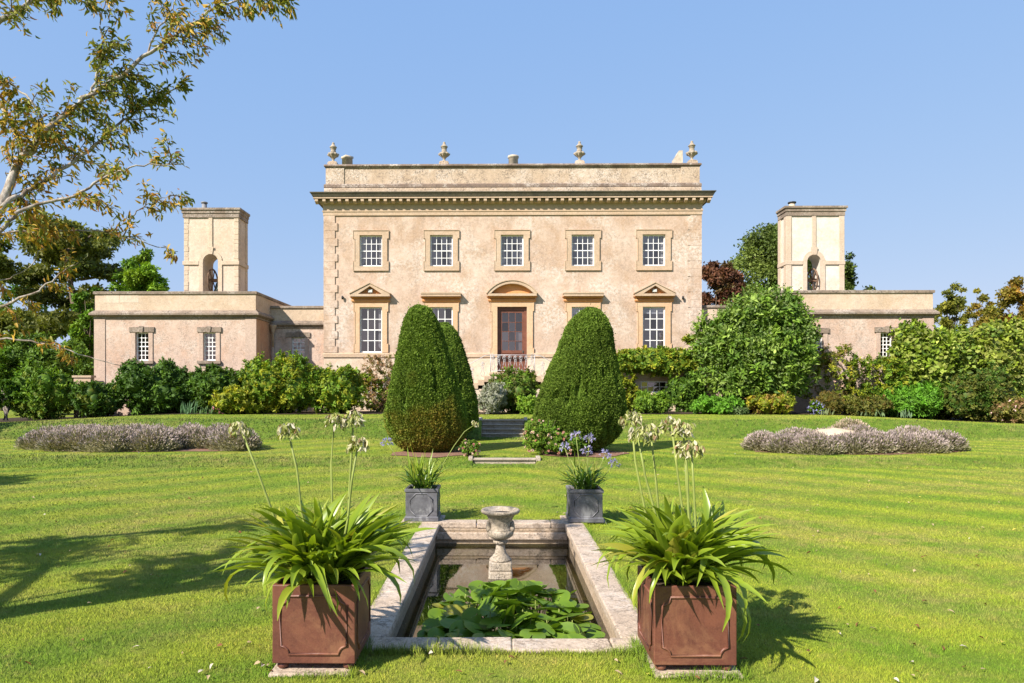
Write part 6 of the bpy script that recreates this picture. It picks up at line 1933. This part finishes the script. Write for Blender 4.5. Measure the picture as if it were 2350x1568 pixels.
# ------------------------------------------------------------------ grass and litter
gr = np.random.default_rng(99)
def blades(y0, y1, per_m2, h, w, xpad=1.9):
    area = 0; n = int(per_m2 * (y1 - y0) * ((y0 + y1) / 2 * 1.5 + 2 * xpad))
    y = gr.uniform(y0 ** 1.0, y1, int(n * 1.1))
    half = y * .765 + xpad
    x = gr.uniform(-1, 1, len(y)) * (y1 * .765 + xpad)
    ok = (x > -y * .745 - xpad) & (x < y * .80 + xpad)
    ok &= ~((x > P0 - CW + .005) & (x < P1 + CW - .005) & (y > Q0 - CW + .03) & (y < Q1 + CW - .03))
    ok &= ~((y > 4.05) & (y < 4.60) & (((x > -1.39) & (x < -.9)) | ((x > .92) & (x < 1.45))))
    ok &= ~((y > 8.74) & (y < 9.2) & (((x > -1.25) & (x < -.75)) | ((x > .82) & (x < 1.34))))
    for (ex, ey, ea, eb) in ((-1.75, 17.1, 1.12, 1.12), (2.05, 17.1, 1.22, 1.17), (xm, 18.85, hwid * .95, 1.7), (pc.x, 18.5, 2.7, 1.3)):
        ok &= ((x - ex) / ea) ** 2 + ((y - ey) / eb) ** 2 > 1
    ok &= ~((np.abs(x - PX) < .85) & (((y > STEP1 - .05) & (y < STEP1 + .16)) | ((y > STEP2 - 1.0) & (y < STEP2 + .12))))
    x, y = x[ok], y[ok]; m = len(x)
    # tufts: heights vary by patch
    Pz = gz(x, y)
    P = np.column_stack([x, y, Pz - .004])
    tuft = 1 + .35 * wob(P, 9.0, 3, 2)
    hh = h * np.clip(tuft, .45, 1.7) * gr.uniform(.55, 1.25, m)
    a = gr.random(m) * 2 * PI
    s = np.column_stack([np.cos(a), np.sin(a), np.zeros(m)]) * w
    lean = gr.normal(size=(m, 2)) * .42
    tip = P + np.column_stack([lean[:, 0] * hh, lean[:, 1] * hh, hh])
    V = np.stack([P - s / 2, P + s / 2, tip], 1).reshape(-1, 3)
    T = np.arange(3 * m).reshape(-1, 3)
    v = np.clip(1.2 + (.22 if y1 < 8 else .09) * gr.normal(size=(m, 1)), .4, 2.0)
    C = np.column_stack([v * 1.0, v, v])
    straw = gr.random(m) < (.05 if y1 < 6 else .02)
    C[straw] = C[straw] * np.array([1.7, 1.25, 1.9])
    C = np.repeat(C, 3, 0).reshape(m, 3, 3); C[:, :2] *= .9  # blade feet darker: shade at the roots put into the colour
    return V, T, C.reshape(-1, 3)
parts = [blades(3.7, 5.2, 12500, .023, .0042), blades(5.2, 7.2, 6800, .023, .0055), blades(7.2, 10, 3400, .022, .0085), blades(10, 15, 1400, .02, .014), blades(15, 30, 300, .02, .026), blades(15.1, 16.6, 900, .045, .016), blades(22.1, 24.6, 420, .06, .026)]
V, T, C = merge(parts)
tag(trimesh('grass', V, T, C, M['grass'], None, (0, 0, 0)), kind='stuff')
# longer tufts along the coping and planters
edge = []
def edge_tufts(x0, y0, x1, y1, n, h):
    t = gr.random(n); x = x0 + (x1 - x0) * t + gr.normal(size=n) * .016; y = y0 + (y1 - y0) * t + gr.normal(size=n) * .016
    P = np.column_stack([x, y, gz(x, y) - .004]); hh = h * gr.uniform(.4, 1.2, n) * np.clip(1 + .6 * wob(P, 6, 8, 2), .3, 2)
    a = gr.random(n) * 6.28; s = np.column_stack([np.cos(a), np.sin(a), np.zeros(n)]) * .005
    lean = gr.normal(size=(n, 2)) * .35
    V = np.stack([P - s / 2, P + s / 2, P + np.column_stack([lean[:, 0] * hh, lean[:, 1] * hh, hh])], 1).reshape(-1, 3)
    v = np.clip(1.0 + .25 * gr.normal(size=(n, 1)), .4, 1.8)
    edge.append((V, np.arange(3 * n).reshape(-1, 3), np.repeat(np.column_stack([v * .9, v, v * .8]), 3, 0)))
edge_tufts(P0 - CW - .05, Q0 - CW, P1 + CW + .05, Q0 - CW, 3200, .055)
edge_tufts(P0 - CW, Q0 - CW, P0 - CW, Q1 + CW, 4500, .05)
edge_tufts(P1 + CW, Q0 - CW, P1 + CW, Q1 + CW, 4500, .05)
edge_tufts(P0 - CW, Q1 + CW - .02, P1 + CW, Q1 + CW - .02, 1200, .045)
for (a_, b_) in ((-1.40, -.88), (.90, 1.46)):
    edge_tufts(a_, 4.04, b_, 4.04, 700, .05); edge_tufts(a_, 4.04, a_, 4.6, 500, .06); edge_tufts(b_, 4.04, b_, 4.6, 500, .06)
for (a_, b_) in ((-1.26, -.76), (.82, 1.35)):
    edge_tufts(a_, 8.71, b_, 8.71, 400, .045)
V, T, C = merge(edge)
tag(trimesh('edge_grass', V, T, C, M['grass'], None, (0, 0, 0)), kind='stuff')
# fallen leaves and daisies on the lawn
n = 320
y = 4.0 + 14 * gr.random(n) ** 1.6; x = gr.uniform(-.74, .78, n) * y
ok = ~((x > P0 - CW) & (x < P1 + CW) & (y > Q0 - CW) & (y < Q1 + CW)); x, y = x[ok], y[ok]; n = len(x)
P = np.column_stack([x, y, gz(x, y) + .028])
D = nrm(np.column_stack([gr.normal(size=n), gr.normal(size=n), gr.normal(size=n) * .25]))
Cl = pick([((.45, .33, .2), 2), ((.2, .09, .04), 2), ((.6, .52, .42), 1.2), ((.5, .42, .08), 1)], n, gr)
V, T, C = leaf_arrays(P, D, nrm(np.column_stack([gr.normal(size=n) * .4, gr.normal(size=n) * .4, np.ones(n)])), gr.uniform(.025, .06, n), gr.uniform(.014, .03, n), Cl, .25, .2, True)
tag(trimesh('fallen_leaves', V, T, C, M['leaf_matt']), kind='stuff')
